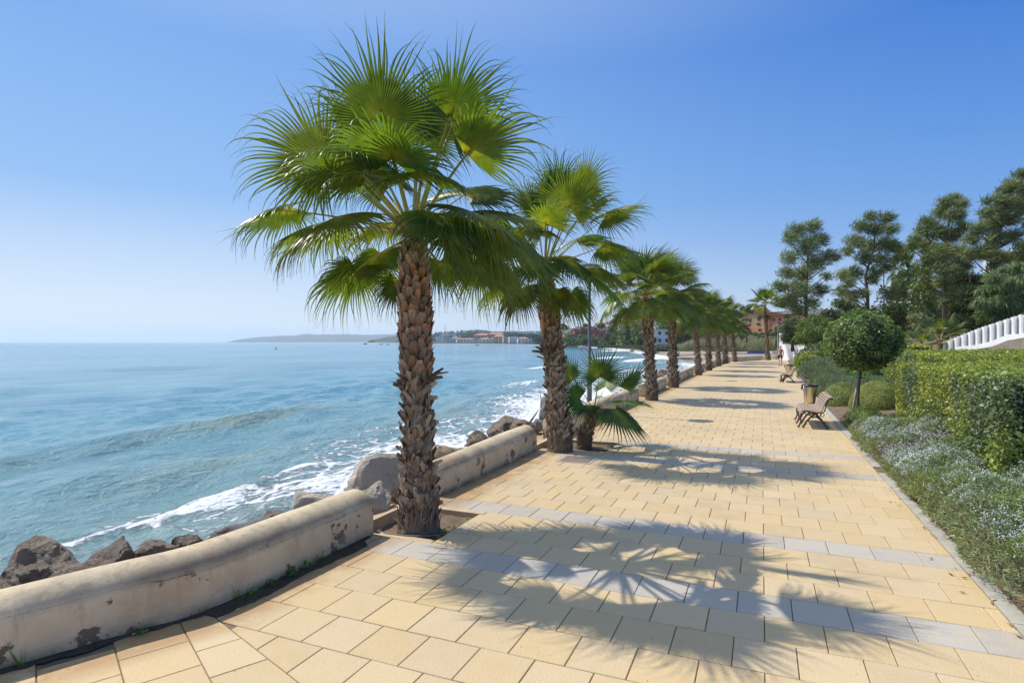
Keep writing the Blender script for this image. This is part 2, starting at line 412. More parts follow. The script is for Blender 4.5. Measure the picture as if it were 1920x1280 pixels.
hh = n.math('ADD', n.math('MULTIPLY', b1, .16), n.math('ADD', n.math('MULTIPLY', b2, .5), n.math('MULTIPLY', b3, .055)))
hh = n.math('ADD', hh, n.math('MULTIPLY', n.noise(18., 3, .6, p), .022)); hh = n.math('ADD', hh, n.math('MULTIPLY', fm, .06))
n.nrm(n.bump(hh, 1., 1.25)); M_SEA = m
def grow(a, step, n1, g, lim):
    out = [a + step * i for i in range(n1)]; s_ = step
    while out[-1] < lim: s_ *= g; out.append(out[-1] + s_)
    return out
gx = np.array([-v for v in grow(7.6, .14, 170, 1.05, 9500)][::-1] + [-5., 0, 8, 30, 100, 400, 1500, 5000])
gy = np.array([-600, -200, -60, -20, -10, -5, -2] + grow(0, .19, 260, 1.05, 9800))
XX, YY = np.meshgrid(gx, gy); ZZ = np.full_like(XX, -1.8)
dist = np.full_like(XX, 1e9)
for (a, b) in zip(SHORE, SHORE[1:]):
    ax, ay = a; bx, by = b; dx, dy = bx - ax, by - ay; t = np.clip(((XX - ax) * dx + (YY - ay) * dy) / (dx * dx + dy * dy), 0, 1)
    dist = np.minimum(dist, np.hypot(XX - ax - t * dx, YY - ay - t * dy))
rad = np.hypot(XX, YY); gs = np.maximum(np.abs(np.gradient(gx))[None, :] * np.ones_like(YY), np.abs(np.gradient(gy))[:, None])
for i in range(46):
    lam = .7 * 1.09 ** i * .8 + .1; k_ = 2 * np.pi / lam; th_ = rng.normal(0, .55); ph = rng.uniform(0, 6.28)
    amp = (.0085 + .0065 * (lam < 3.5)) * lam ** .9 * rng.uniform(.5, 1.2) * .75
    fade = np.clip((lam / gs - 3.0) / 3, 0, 1)
    if lam > 12: amp *= .4
    ZZ += amp * fade * np.sin(k_ * (XX * math.cos(th_) + YY * math.sin(th_)) + ph)
def lf(x, y, s_, k_=0): return np.sin(x * s_ + 1.3 * np.sin(y * s_ * .7 + k_) + k_) * np.cos(y * s_ * .83 + np.sin(x * s_ * .5 + k_) * 1.7)
foam = np.zeros_like(XX); sand = np.zeros_like(XX)
# the long swell about to break
xc = -22.3 + .7 * np.sin(YY * .16 + 1) + .5 * np.sin(YY * .37)
env = np.clip((YY - 3) / 5, 0, 1) * np.clip((36 - YY) / 16, 0, 1) * (.75 + .35 * np.sin(YY * .33 + .7))
u = XX - xc
crest = np.where(u > 0, np.exp(-(u / .8) ** 2), np.exp(-(u / 2.6) ** 2)) * env
ZZ += .50 * crest; sand += np.clip(.8 * np.exp(-((u - .55) / .62) ** 2) * env * (.85 + .25 * lf(XX, YY, .9)), 0, 1); foam += .42 * env * np.exp(-((u + .05) / .22) ** 2) * (lf(XX, YY, .35, 4) > .35)
# a second, smaller one and the little breaker by the rocks
xc2 = -16.2 + .5 * np.sin(YY * .3); u2 = XX - xc2; e2 = np.clip((YY - 8) / 5, 0, 1) * np.clip((40 - YY) / 10, 0, 1) * (.5 + .5 * np.sin(YY * .45 + 2))
ZZ += .16 * e2 * np.where(u2 > 0, np.exp(-(u2 / .45) ** 2), np.exp(-(u2 / 1.4) ** 2)); sand += .38 * e2 * np.exp(-((u2 - .3) / .7) ** 2)
xc3 = -12.3 + .35 * np.sin(YY * .8) - .03 * YY; u3 = XX - xc3; e3 = np.clip((YY - 6) / 2, 0, 1) * np.clip((16 - YY) / 3, 0, 1)
ZZ += .16 * e3 * np.where(u3 > 0, np.exp(-(u3 / .25) ** 2), np.exp(-(u3 / 1.0) ** 2)); foam += .60 * e3 * np.exp(-((u3 - .1) / .34) ** 2) * np.clip(.6 + .7 * lf(XX, YY, .8, 3), 0, 1)
near_ = np.clip(1 - dist / (6.0 + .13 * np.clip(YY, 0, 45)), 0, 1) * np.clip((95 - YY) / 40, .15, 1)
foam += .74 * near_ ** .75 * (dist < 40) * (.80 + .25 * lf(XX, YY, .5)) * np.clip(1.12 - YY / 60, .95, 1.2)
foam += .30 * np.clip(1 - dist / (16 + .25 * np.clip(YY, 0, 80)), 0, 1) * np.clip((YY - 9) / 12, 0, 1) * (.8 + .5 * lf(XX, YY, .23, 2))
sand += .55 * np.clip(1 - dist / 22, 0, 1) + .25 * np.clip(1 - dist / 9, 0, 1)
for (cx, cy, sx, sy, a_) in ((-30, 83, 1.6, 6, .75), (-34, 140, 3, 14, .7), (-24, 125, 2, 18, .6), (-58, 260, 5, 30, .8), (-100, 420, 7, 50, .8), (-21, 52, 1.6, 6, .45)):
    b_ = a_ * np.exp(-((XX - cx) / sx) ** 2 - ((YY - cy) / sy) ** 2); foam += b_; ZZ += .35 * b_
surf = np.clip(1 - dist / (6 + dist * 0 + np.clip(YY - 80, 0, 2000) * .012), 0, 1) * (YY > 70); foam += np.where(YY < 170, .40, .62) * surf * (.75 + .35 * lf(XX, YY, .12, 1))
foam = np.clip(foam, 0, 1)
ZZ = np.where(dist < 3, ZZ * 1, ZZ)
V = np.stack([XX, YY, ZZ], -1).reshape(-1, 3); ny_, nx_ = XX.shape
I = np.arange(ny_ * nx_).reshape(ny_, nx_); F = np.stack([I[:-1, :-1], I[:-1, 1:], I[1:, 1:], I[1:, :-1]], -1).reshape(-1, 4)
cols = np.stack([foam, np.clip(sand, 0, 1), np.clip(dist / 2000, 0, 1)], -1).reshape(-1, 3)
tag(npmesh('sea', V, F, M_SEA, cols, smooth=True), kind='structure')
# ================================================================== sea wall
m, n = mat('wall_render', (.6, .52, .40), .85)
p = n.pos(); f = n.noise(1.6, 6, .62, p); c = n.mix(n.mapr(f, .35, .65), (.75, .61, .40), (.64, .505, .32))
ge = n.add('ShaderNodeNewGeometry'); sx = n.add('ShaderNodeSeparateXYZ'); n.l.new(p, sx.inputs[0])
z = sx.outputs[2]
# mildew band along the shoulder, broken up by noise
wob = n.math('MULTIPLY', n.math('SUBTRACT', n.noise(2.5, 4, .6, p), .5), .12)
zz = n.math('ADD', z, wob)
band = n.math('MULTIPLY', n.mapr(zz, .30, .38), n.mapr(zz, .50, .40))
mil = n.math('MULTIPLY', band, n.mapr(n.noise(1.1, 5, .65, p), .40, .62))
c = n.mix(n.math('MULTIPLY', mil, .85), c, (.15, .12, .085))
grime = n.math('MULTIPLY', n.mapr(n.noise(4., 9, .8, p), .50, .66), n.mapr(z, .32, .5, .4, .95))
c = n.mix(grime, c, (.33, .27, .19))
drip = n.math('MULTIPLY', n.mapr(n.noise(14., 5, .6, n.scale(p, (1, 1, .12))), .55, .72), n.mapr(z, .05, .34, .1, .6)); c = n.mix(drip, c, (.36, .28, .18))
rustp = n.mapr(n.noise(1.1, 6, .7, p), .54, .68, 0, .5); c = n.mix(rustp, c, (.52, .36, .20))
pn = n.noise(2.7, 9, .70, p); pm = n.math('MULTIPLY', n.mapr(pn, .578, .592), n.math('MULTIPLY', n.mapr(z, .40, .30), n.mapr(n.noise(.7, 2, .5, p), .38, .48)))
c = n.mix(pm, c, (.21, .145, .09))
c = n.mix(n.math('MULTIPLY', n.mapr(z, .10, .0), n.mapr(n.noise(3., 6, .7, p), .35, .6)), c, (.14, .10, .06))
cw = n.noise(1.3, 6, .8, n.scale(p, (.5, .5, 6))); ck = n.math('LESS_THAN', n.math('ABSOLUTE', n.math('SUBTRACT', n.math('ADD', z, n.math('MULTIPLY', n.math('SUBTRACT', cw, .5), .10)), .335)), .0016)
c = n.mix(n.math('MULTIPLY', ck, .8), c, (.12, .09, .06))
n.base(c); n.nrm(n.bump(n.math('SUBTRACT', n.noise(38, 8, .78, p), n.math('MULTIPLY', pm, 1.3)), .8, .009))
M_WALL = m
M_STONE = simple('edging_stone', (.58, .43, .26), (.48, .36, .22), 4., .8, .3, bsc=50)
def wallmesh(path, name='sea_wall', w_=.42, h_=.5, mat_=None, label=None, group='rounded parapet walls along the promenade', roundness=.21, hs=(1, 1)):
    P = [Vector((x, y, 0)) for x, y in path]
    # resample finely
    L = [0]; 
    for a, b in zip(P, P[1:]): L.append(L[-1] + (b - a).length)
    tot = L[-1]; nseg = max(4, min(90, int(tot / .12))); pts = []
    def at(s_):
        s_ = max(0, min(tot, s_))
        for i in range(len(L) - 1):
            if s_ <= L[i + 1] or i == len(L) - 2:
                t = (s_ - L[i]) / (L[i + 1] - L[i]); return P[i].lerp(P[i + 1], t)
    prof = [(0, 0), (0, (h_ - roundness) * .5), (0, h_ - roundness)]
    for i in range(1, 12): a = math.pi * i / 12; prof.append((-w_ / 2 + w_ / 2 * math.cos(a), h_ - roundness + roundness * math.sin(a)))
    prof += [(-w_, h_ - roundness), (-w_, 0), (-w_, -.7)]; prof = [(0, -.02)] + prof
    mb = MB(); rings = []
    ends = [(0, .0, .955), (0, .018, .985), (0, .05, 1.)]
    st = [(0, .93, 0), (.0, .975, .012), (.0, 1., .05)]
    samples = [(0.0, .93), (.012, .975), (.045, 1.)] + [(.045 + (tot - .09) * i / nseg, 1.) for i in range(1, nseg)] + [(tot - .045, 1.), (tot - .012, .975), (tot, .93)]
    for s_, k_ in samples:
        c_ = at(s_); t = (at(s_ + .25) - at(s_ - .25)).normalized(); n_ = Vector((t.y, -t.x, 0))   # n_ points inland
        ring = []
        for (a, zz_) in prof:
            kh = hs[0] + (hs[1] - hs[0]) * min(1, s_ / tot / .75); a2 = -w_ / 2 + (a + w_ / 2) * k_; z2 = zz_ * (k_ * kh if zz_ > 0 else 1)
            q = c_ + n_ * a2 + Vector((0, 0, z2)); wv = .009 * noise.noise(q * 2.1) + .004 * noise.noise(q * 7)
            ring.append(mb.vert(q + n_ * wv + Vector((0, 0, wv if zz_ > .3 else 0))))
        rings.append(ring)
    for a, b in zip(rings, rings[1:]):
        for j in range(len(prof) - 1): mb.face((a[j], a[j + 1], b[j + 1], b[j]))
    mb.face(rings[0][::-1]); mb.face(rings[-1])
    o = mb.build(name, mat_ or M_WALL, smooth=True, auto=50)
    return tag(o, label, 'wall', group)
def xl_path(a, b, off=0.0):
    k = max(2, int((b - a) / 2) + 1); return [(lerp(XL, a + (b - a) * i / (k - 1)) + off, a + (b - a) * i / (k - 1)) for i in range(k)]
wallmesh([(-6.2, -.4), (-5.6, .2), (-5.12, .9), (-4.76, 1.58), (-4.47, 2.20), (-4.38, 2.40), (-4.21, 2.78), (-4.03, 3.13), (-3.96, 3.38), (-3.925, 3.75), (-3.915, 4.48), (-3.90, 5.38)], hs=(.76, .97), label='nearest stained cream parapet wall curving away to the lower left corner')
WL = [(7.02, 10.78, 'stained cream parapet wall between the nearest big palm and the second palm'),
      (12.25, 21.2, 'parapet wall behind the small bushy palm, up to the third palm'),
      (22.9, 27.7, 'short pale parapet wall between the third and fourth tall palms'),
      (29.3, 39.1, 'parapet wall with a grey lamp post at its back, after the fourth palm'),
      (40.7, 45.4, 'short parapet wall between the fifth and sixth palms'),
      (46.9, 53.9, 'parapet wall between the sixth and seventh palms'),
      (55.5, 61.0, 'far parapet wall between the seventh and eighth palms'),
      (62.6, 66.2, 'far parapet wall between the eighth and ninth palms')]
for a, b, lb in WL: wallmesh(xl_path(a, b), label=lb, hs=(.84, .97) if a < 8 else (1, 1))
M_WALL2 = simple('end_wall_render', (.60, .53, .42), (.50, .44, .34), .8, .85, .2)
wallmesh([(-2.55, 68.2), (-1.2, 71.8), (.1, 75.6)], h_=.55, roundness=.1, mat_=M_WALL2, label='low cream wall closing the far end of the promenade, before the beach')
wallmesh([(1.5, 78.2), (3.4, 83.0)], h_=.55, roundness=.1, mat_=M_WALL2, label='end wall stub right of the last palm, behind the walking man')
# stone edging round the planting pits
def edging(name, boxes, label):
    mb = MB()
    for c_, d_ in boxes: mb.box(c_, d_)
    return tag(mb.build(name, M_STONE, bevel=.004), label, 'edging', 'stone edgings of the planting pits')
ax, ay, bx, by = PITS[0]
edging('pit_edging', [((-4.12, 6.2, -.02), (.12, 1.58, .20)), ((-3.585, by + .055, -.05), (.93, .11, .112)), ((-3.53, ay - .0, -.055), (.68, .09, .112)), ((bx + .0, (ay + by) / 2 + .0, -.058), (.02, by - ay - .1, .10))], 'yellow stone edging of the pit at the foot of the nearest palm')
ax, ay, bx, by = PITS[1]
edging('pit_edging', [((-4.12, 11.5, -.02), (.12, 1.42, .20)), (((-4.0 + bx) / 2, by + .04, -.05), (bx + 4.0, .09, .112)), (((-4.0 + bx) / 2, ay - .03, -.055), (bx + 4.0, .07, .112))], 'yellow stone edging of the pit shared by the second palm and the small palm')
for (ax, ay, bx, by) in PITS:
    nxx, nyy = 16, 18; V = [(ax + (bx - ax) * i / (nxx - 1), ay + (by - ay) * j / (nyy - 1), -.058 + .022 * noise.noise(Vector((i * .5, j * .5, ax)))) for j in range(nyy) for i in range(nxx)]
    F = [(j * nxx + i, j * nxx + i + 1, (j + 1) * nxx + i + 1, (j + 1) * nxx + i) for j in range(nyy - 1) for i in range(nxx - 1)]
    tag(npmesh('pit_soil', V, F, M_SOIL, smooth=True), kind='structure')
# dirt strip against the first wall
WP = [(-6.2, -.4), (-5.6, .2), (-5.12, .9), (-4.76, 1.58), (-4.47, 2.20), (-4.38, 2.40), (-4.21, 2.78), (-4.03, 3.13), (-3.96, 3.38), (-3.925, 3.75), (-3.915, 4.48), (-3.90, 5.38)][2:]
V = []; F = []
dp = []
for (a, b) in zip(WP, WP[1:]):
    for i in range(8): dp.append((a[0] + (b[0] - a[0]) * i / 8, a[1] + (b[1] - a[1]) * i / 8))
for i, (x, y) in enumerate(dp):
    a = dp[max(0, i - 1)]; b = dp[min(len(dp) - 1, i + 1)]; t = Vector((b[0] - a[0], b[1] - a[1])).normalized(); n_ = Vector((t.y, -t.x))
    wd = .10 + .045 * noise.noise(Vector((x * 4, y * 4, 0))) + .03 * noise.noise(Vector((x * 14, y * 14, 0)))
    wd += .05 if 3.3 < y < 5.1 else -.05
    for s_, zz_ in ((-.02, .022), (wd * .5, .014), (wd, .0015)): V.append((x + n_.x * s_, y + n_.y * s_, zz_ + (.006 * noise.noise(Vector((x * 9 + s_ * 20, y * 9, 2))) if zz_ > .01 else 0)))
for i in range(len(dp) - 1):
    for j in range(2): F.append((i * 3 + j, i * 3 + j + 1, i * 3 + j + 4, i * 3 + j + 3))
tag(npmesh('dirt_strip', V, F, M_DAMP, smooth=True), kind='structure')
# manhole cover
M_RUST = simple('rusty_iron', (.20, .14, .10), (.27, .20, .14), 8., .7, .5, bsc=90)
mh = empty('manhole_cover', (-3.03, 10.18, 0), 0, 'square brown manhole cover set in the paving before the second palm', 'manhole cover')
a = MB(); a.box((0, 0, .003), (.62, .62, .010)); a.build('frame', M_KERB, mh, bevel=.002)
a = MB(); a.box((0, 0, .007), (.52, .52, .010)); a.build('lid', M_RUST, mh, bevel=.002)
# ================================================================== palms
M_FROND = leafmat('palm_leaf', .46, .34, .5, .18, (1.5, 1.45, .35))
M_PET = simple('palm_stalk', (1, 1, 1), (.85, .85, .8), 8., .45, .1, usecol=True)
m, n = mat('palm_bark', (.25, .16, .1), .9); p = n.pos(); c = n.col()
st = n.noise(30., 5, .65, n.scale(p, (1, 1, .25))); c = n.mix(1., c, n.mix(n.mapr(st, .3, .7), (.62, .6, .58), (1.25, 1.2, 1.15)), 'MULTIPLY')
n.base(c); n.nrm(n.bump(n.noise(90., 4, .7, n.scale(p, (1, 1, .2))), .7, .006)); M_BARK = m
VZ = np.array([0., 0, 1])
def nrmz(a): return a / np.maximum(1e-9, np.linalg.norm(a, axis=-1, keepdims=True))
def frond(parent, heart, hast, D, Rr, r_, nseg=44, steps=12, g1=.03, g2=.16, wind=(0, 0, 0), span=128, col=(.125, .19, .034), side=None, old=0., name='frond', pw=.024):
    """one costapalmate leaf: petiole from heart to hastula, then a pleated fan whose split tips droop"""
    heart = np.array(heart, float); hast = np.array(hast, float); D = nrmz(np.array(D, float)); wind = np.array(wind, float)
    Sd = np.cross(D, VZ) if side is None else np.array(side, float)
    if np.linalg.norm(Sd) < .15: Sd = np.array([CY, SY, 0.])
    Sd = nrmz(Sd - D * Sd.dot(D)); Nn = nrmz(np.cross(Sd, D)); Nn = Nn if Nn[2] > -.2 or side is not None else -Nn
    ph = np.radians(np.linspace(-span, span, nseg)); dph = ph[1] - ph[0]
    cup = .10 + .05 * r_.normal()
    d = np.cos(ph)[:, None] * D + np.sin(ph)[:, None] * Sd + (cup * (np.abs(np.sin(ph))) * -1)[:, None] * Nn
    d = nrmz(d)
    Rj = Rr * (1 - .28 * (np.abs(ph) / math.radians(span)) ** 2) * (1 + .05 * r_.normal(size=nseg))
    rf = Rj * (.41 + .035 * r_.normal(size=nseg)); gj = np.abs(g2 * (1 + .45 * r_.normal(size=nseg)))
    tw = r_.normal(size=(nseg, 3)) * .045
    P = np.tile(hast, (nseg, 1)); N0 = np.tile(Nn, (nseg, 1)); V = []; Cc = []
    ds = (Rj / steps)[:, None]; c0 = np.array(col)
    for k in range(steps + 1):
        t = k / steps; r = t * Rj
        L = nrmz(np.cross(d, N0)); Nl = nrmz(np.cross(L, d))
        fused = r <= rf
        hw = np.where(fused, r * math.tan(dph / 2) * 1.12, rf * 1.12 * math.tan(dph / 2) * np.clip(1 - (r - rf) / (Rj - rf + 1e-6), 0, 1) ** 1.25)
        hw = np.maximum(hw, .0012)[:, None]
        fd = .75 * hw
        V.append(np.stack([P - L * hw - Nl * fd, P + Nl * fd, P + L * hw - Nl * fd], 1))
        tc_ = np.clip(t * 1.0, 0, 1); cc_ = c0 * (1 + .10 * r_.normal(size=(nseg, 1)))
        yel = max(0, 1 - t * 4.0) * (.85 if c0[0] > .09 else .3); cc_ = cc_ * (1 - yel) + np.array([.46, .42, .05]) * yel
        tip = max(0, (t - .82) / .18) * (.35 + .5 * old); cc_ = cc_ * (1 - tip) + np.array([.22, .19, .07]) * tip
        if old: cc_ = cc_ * (1 - old * .6 * t) + np.array([.25, .22, .03]) * old * .6 * t
        Cc.append(np.repeat(cc_[:, None, :], 3, 1))
        P = P + d * ds
        wk = (g1 if t < .5 else 0) + np.where(fused, 0, 1) * gj * (12 / steps) * (.2 + 4.2 * np.clip((r - rf) / (Rj - rf + 1e-6), 0, 1) ** 1.7)
        wk = np.asarray(wk)[:, None] if np.ndim(wk) else np.full((nseg, 1), wk)
        d = nrmz(d - VZ * wk + wind * (.02 + .16 * wk / .16) * (12 / steps) + tw * np.where(fused, 0.0, 1.2)[:, None])
    V = np.stack(V, 1).reshape(-1, 3); Cc = np.clip(np.stack(Cc, 1).reshape(-1, 3), .005, 1)   # seg, step, 3
    I = np.arange(nseg * (steps + 1) * 3).reshape(nseg, steps + 1, 3)
    q = []
    for a in (0, 1): q.append(np.stack([I[:, :-1, a], I[:, :-1, a + 1], I[:, 1:, a + 1], I[:, 1:, a]], -1).reshape(-1, 4))
    F = np.concatenate(q)
    # petiole: arched, flattened, with a darker base
    npt = 9; ctr = (heart + hast) / 2 + VZ * np.linalg.norm(hast - heart) * .06; pts = []; 
    for i in range(npt): t = i / (npt - 1); pts.append((1 - t) ** 2 * heart + 2 * t * (1 - t) * ctr + t * t * (hast + D * .10))
    pts = np.array(pts); pr = np.linspace(pw, pw * .38, npt); b0 = len(V); pv = []; pc = []
    for i in range(npt):
        tt = nrmz(pts[min(i + 1, npt - 1)] - pts[max(i - 1, 0)]); l_ = nrmz(np.cross(tt, Nn) + 1e-6); n_ = np.cross(l_, tt)
        for a in range(6): an = a * math.pi / 3; pv.append(pts[i] + (l_ * math.cos(an) + n_ * math.sin(an) * .5) * pr[i]); pc.append(np.array([.40, .38, .07]) * (1 - i / npt * .25) if i > 1 else np.array([.42, .26, .07]))
    J = b0 + np.arange(npt * 6).reshape(npt, 6); pf = np.stack([J[:-1], np.roll(J, -1, 1)[:-1], np.roll(J, -1, 1)[1:], J[1:]], -1).reshape(-1, 4)
    V = np.concatenate([V, np.array(pv)]); Cc = np.concatenate([Cc, np.array(pc)])
    mi = np.r_[np.zeros(len(F), int), np.ones(len(pf), int)]; F = np.concatenate([F, pf])
    return npmesh(name, V, F, [M_FROND, M_PET], Cc, smooth=False, mi=mi, parent=parent)
def trunk(parent, prof, top, r_, split=1.6, dens=1.0, ring=(), red=1.0, name='trunk', bw=.085):
    """prof: list (z, radius); top: horizontal lean (dx, dy) at full height. Bark of overlapping old leaf bases."""
    H = prof[-1][0]
    def rad(z):
        for (a, b), (c_, d_) in zip(prof, prof[1:]):
            if z <= c_: return b + (d_ - b) * (z - a) / (c_ - a)
        return prof[-1][1]
    def ax(z): t = max(0, z / H); return Vector((top[0] * t ** 1.3, top[1] * t ** 1.3, z))
    mb = MB(); k = int(H / .08)
    mb.col = (.12, .075, .045)
    zs = [-.06] + [H * i / k for i in range(k + 1)]
    rings = []
    for z in zs:
        a_ = ax(z); rr = rad(max(0, z)) * .93; rg = []
        for j in range(18):
            an = 2 * math.pi * j / 18; q = 1 + .10 * noise.noise(Vector((math.cos(an) * 3, math.sin(an) * 3, z * 9)))
            g_ = min(1, z / split) if split else 1
            mb.col = (.13, .085, .05) if z > .3 else (.17, .13, .09)
            rg.append(mb.vert(a_ + Vector((math.cos(an), math.sin(an), 0)) * rr * q))
        rings.append(rg)
    for a, b in zip(rings, rings[1:]):
        for j in range(18): mb.face((a[j], a[(j + 1) % 18], b[(j + 1) % 18], b[j]))
    mb.face(rings[-1])
    def boot(z, an, w, L, th, lean, out, col, tipcol, curl=.3):
        rr = rad(z); er = Vector((math.cos(an), math.sin(an), 0)); et = Vector((-math.sin(an), math.cos(an), 0)); up = Vector((0, 0, 1))
        d_ = (up * math.cos(lean) + et * math.sin(lean)); sd_ = (et * math.cos(lean) - up * math.sin(lean)); p_ = ax(z) + er * (rr * .9)
        dd = (d_ * math.cos(out) + er * math.sin(out)); prev = None; 
        for i, (s_, wk) in enumerate(((0, 1.), (.5, .92), (1., .62))):
            q = p_ + dd * (L * s_) + er * (curl * L * s_ * s_ * .5)
            tt = th * (1, .8, .5)[i]; hw = w / 2 * wk
            mb.col = tipcol if i == 2 else (col if i == 1 else tuple(c_ * .6 for c_ in col))
            ring_ = [mb.vert(q + sd_ * hw + er * 0), mb.vert(q + sd_ * hw * .75 + er * tt), mb.vert(q - sd_ * hw * .75 + er * tt), mb.vert(q - sd_ * hw)]
            if prev:
                for a in range(4): mb.face((prev[a], prev[(a + 1) % 4], ring_[(a + 1) % 4], ring_[a]))
            prev = ring_
        mb.face(prev)
    z = .02; i = 0; gold = 2.39996
    while z < H - .02:
        rr = rad(z); upper = z > split
        step = (bw * bw * 1.05 if upper else bw * bw * .62) / (2 * math.pi * rr) / dens
        an = i * gold + r_.normal() * .10
        v = r_.uniform(.6, 1.45)
        if upper:
            red_ = (.36 * v, .185 * v, .095 * v) if r_.random() < .55 * red else (.30 * v, .22 * v, .15 * v)
            fr = min(1, (H - z) / .25); L = bw * 1.45 * r_.uniform(.85, 1.2) * (.65 + .35 * fr)
            boot(z, an, bw * 1.12 * r_.uniform(.7, 1.2), L * r_.uniform(.75, 1.15), .018, r_.normal() * .30, .08 + .22 * r_.random() ** 2, red_, tuple(c_ * 1.35 for c_ in red_), .25)
        elif z < .22:
            cc_ = (.26 * v, .19 * v, .125 * v)
            boot(z, an, bw * .22 * r_.uniform(.5, 1.6), bw * 1.6 * r_.uniform(.6, 1.5), .006, r_.normal() * .45, -.02 + .1 * r_.random(), cc_, cc_, .05)
            z -= .55 * bw * bw * .62 / (2 * math.pi * rr) / dens
        else:
            g_ = (.36 * v, .28 * v, .19 * v) if r_.random() < .75 else (.24 * v, .15 * v, .09 * v)
            sg = 1 if i % 2 else -1
            boot(z, an, bw * .80 * r_.uniform(.7, 1.3), bw * 2.3 * r_.uniform(.6, 1.25), .014, sg * (.62 + .35 * r_.normal()), .03 + .30 * r_.random() ** 3, g_, tuple(c_ * 1.15 for c_ in g_), .05)
        z += step; i += 1
    for (zr, cnt, out, sc_) in ring:
        for q in range(cnt):
            a_ = 2 * math.pi * q / cnt + r_.normal() * .25; v = r_.uniform(.6, 1.1)
            boot(zr + r_.normal() * .03, a_, .05 * sc_, .15 * sc_ * r_.uniform(.6, 1.3), .012, r_.normal() * .7, out * r_.uniform(.6, 1.3), (.20 * v, .14 * v, .09 * v), (.3 * v, .22 * v, .15 * v), r_.uniform(-.3, .6))
    # loose fibres
    for q in range(int(170 * dens)):
        z = r_.uniform(.05, H - .05); a_ = r_.uniform(0, 6.28); er = Vector((math.cos(a_), math.sin(a_), 0)); et = Vector((-er.y, er.x, 0)); p_ = ax(z) + er * rad(z) * .95
        e_ = p_ + er * r_.uniform(.03, .09) + et * r_.normal() * .05 + Vector((0, 0, r_.normal() * .05)); mb.col = (.24, .18, .12)
        o_ = Vector((0, 0, .0028)); mb.face((mb.vert(p_ + o_), mb.vert(p_ - o_), mb.vert(e_)))
    return mb.build(name, M_BARK, parent)
def palm(base, label, heart_off, prof, key, seed, P=1.0, Rr=1.0, g=(.03, .16), wind=(0, 0, 0), split=1.6, ring=(), dens=1.0, bw=.085, nseg=44, steps=12, span=128, heartpx=None, dd=None, group='row of fan palms along the sea wall', pw=.024, colr=(.125, .19, .034), red=1.):
    t = empty('palm_tree', base, 0, label, 'palm tree', group)
    r_ = np.random.default_rng(seed)
    trunk(t, prof, heart_off[:2], r_, split, dens, ring, bw=bw, red=red)
    H = np.array([heart_off[0], heart_off[1], heart_off[2]])
    r3 = np.array([CY, SY, 0]); f3 = np.array([-SY, CY, 0]); sc_ = dd / FPX
    for kk in key:
        px, py, sg, Rk, dr = kk[:5]; Pk = kk[5] if len(kk) > 5 else 1.05
        Lx = (px - heartpx[0]) * sc_; U = (heartpx[1] - py) * sc_; Pk = max(Pk * P, math.hypot(Lx, U) + .03)
        dz = sg * math.sqrt(max(.0004, Pk * Pk - Lx * Lx - U * U))
        vec = r3 * Lx - f3 * dz + VZ * U
        D = nrmz(nrmz(vec) - VZ * dr)
        if len(kk) > 6:
            an, tilt, roll = kk[6][:3]; an = math.radians(an); D = nrmz(r3 * math.cos(an) + VZ * math.sin(an) - f3 * tilt); s0 = nrmz(np.cross(D, f3)); q_ = np.cross(D, s0); fs = s0 * math.cos(math.radians(roll)) + q_ * math.sin(math.radians(roll))
        fl = 0.15 * r_.normal()
        side = np.cross(D, VZ); side = None if np.linalg.norm(side) < .3 else nrmz(side) + VZ * fl
        if len(kk) > 6: side = fs
        c_ = np.array(colr) * r_.uniform(.72, 1.25) * np.array([r_.uniform(.85, 1.2), 1, 1])
        frond(t, H + nrmz(vec) * .02, H + vec, D, Rk * Rr, r_, nseg=nseg if not (len(kk) > 6 and len(kk[6]) > 3) else int(nseg * kk[6][3] / span), steps=steps, g1=g[0] * (1 + 2.5 * max(0, dr)), g2=g[1] * (1 + .8 * max(0, dr)) * (.6 if U > .9 else 1), wind=wind, span=span if not (len(kk) > 6 and len(kk[6]) > 3) else kk[6][3], side=side, col=c_, old=r_.uniform(.3, .9) if (dr > .5 and r_.random() < .5) else 0, pw=pw)
    return t
def fill(n_, seed, heartpx, scale, lo=-35, hi=80, P=1.0):
    """golden-angle fronds expressed like the hand-placed ones"""
    r_ = np.random.default_rng(seed); out = []
    for i in range(n_):
        el = math.radians(hi + (lo - hi) * (i + .5) / n_); az = i * 2.39996 + seed; l_ = math.cos(el) * math.cos(az); dz = math.cos(el) * math.sin(az); u = math.sin(el)
        pp = P * r_.uniform(.9, 1.1)
        out.append((heartpx[0] + l_ * pp * scale, heartpx[1] - u * pp * scale, 1 if dz > 0 else -1, r_.uniform(.85, 1.05), .15 + .45 * (1 - u), pp * 1.0001))
    return out
B1 = GR(785, 990)
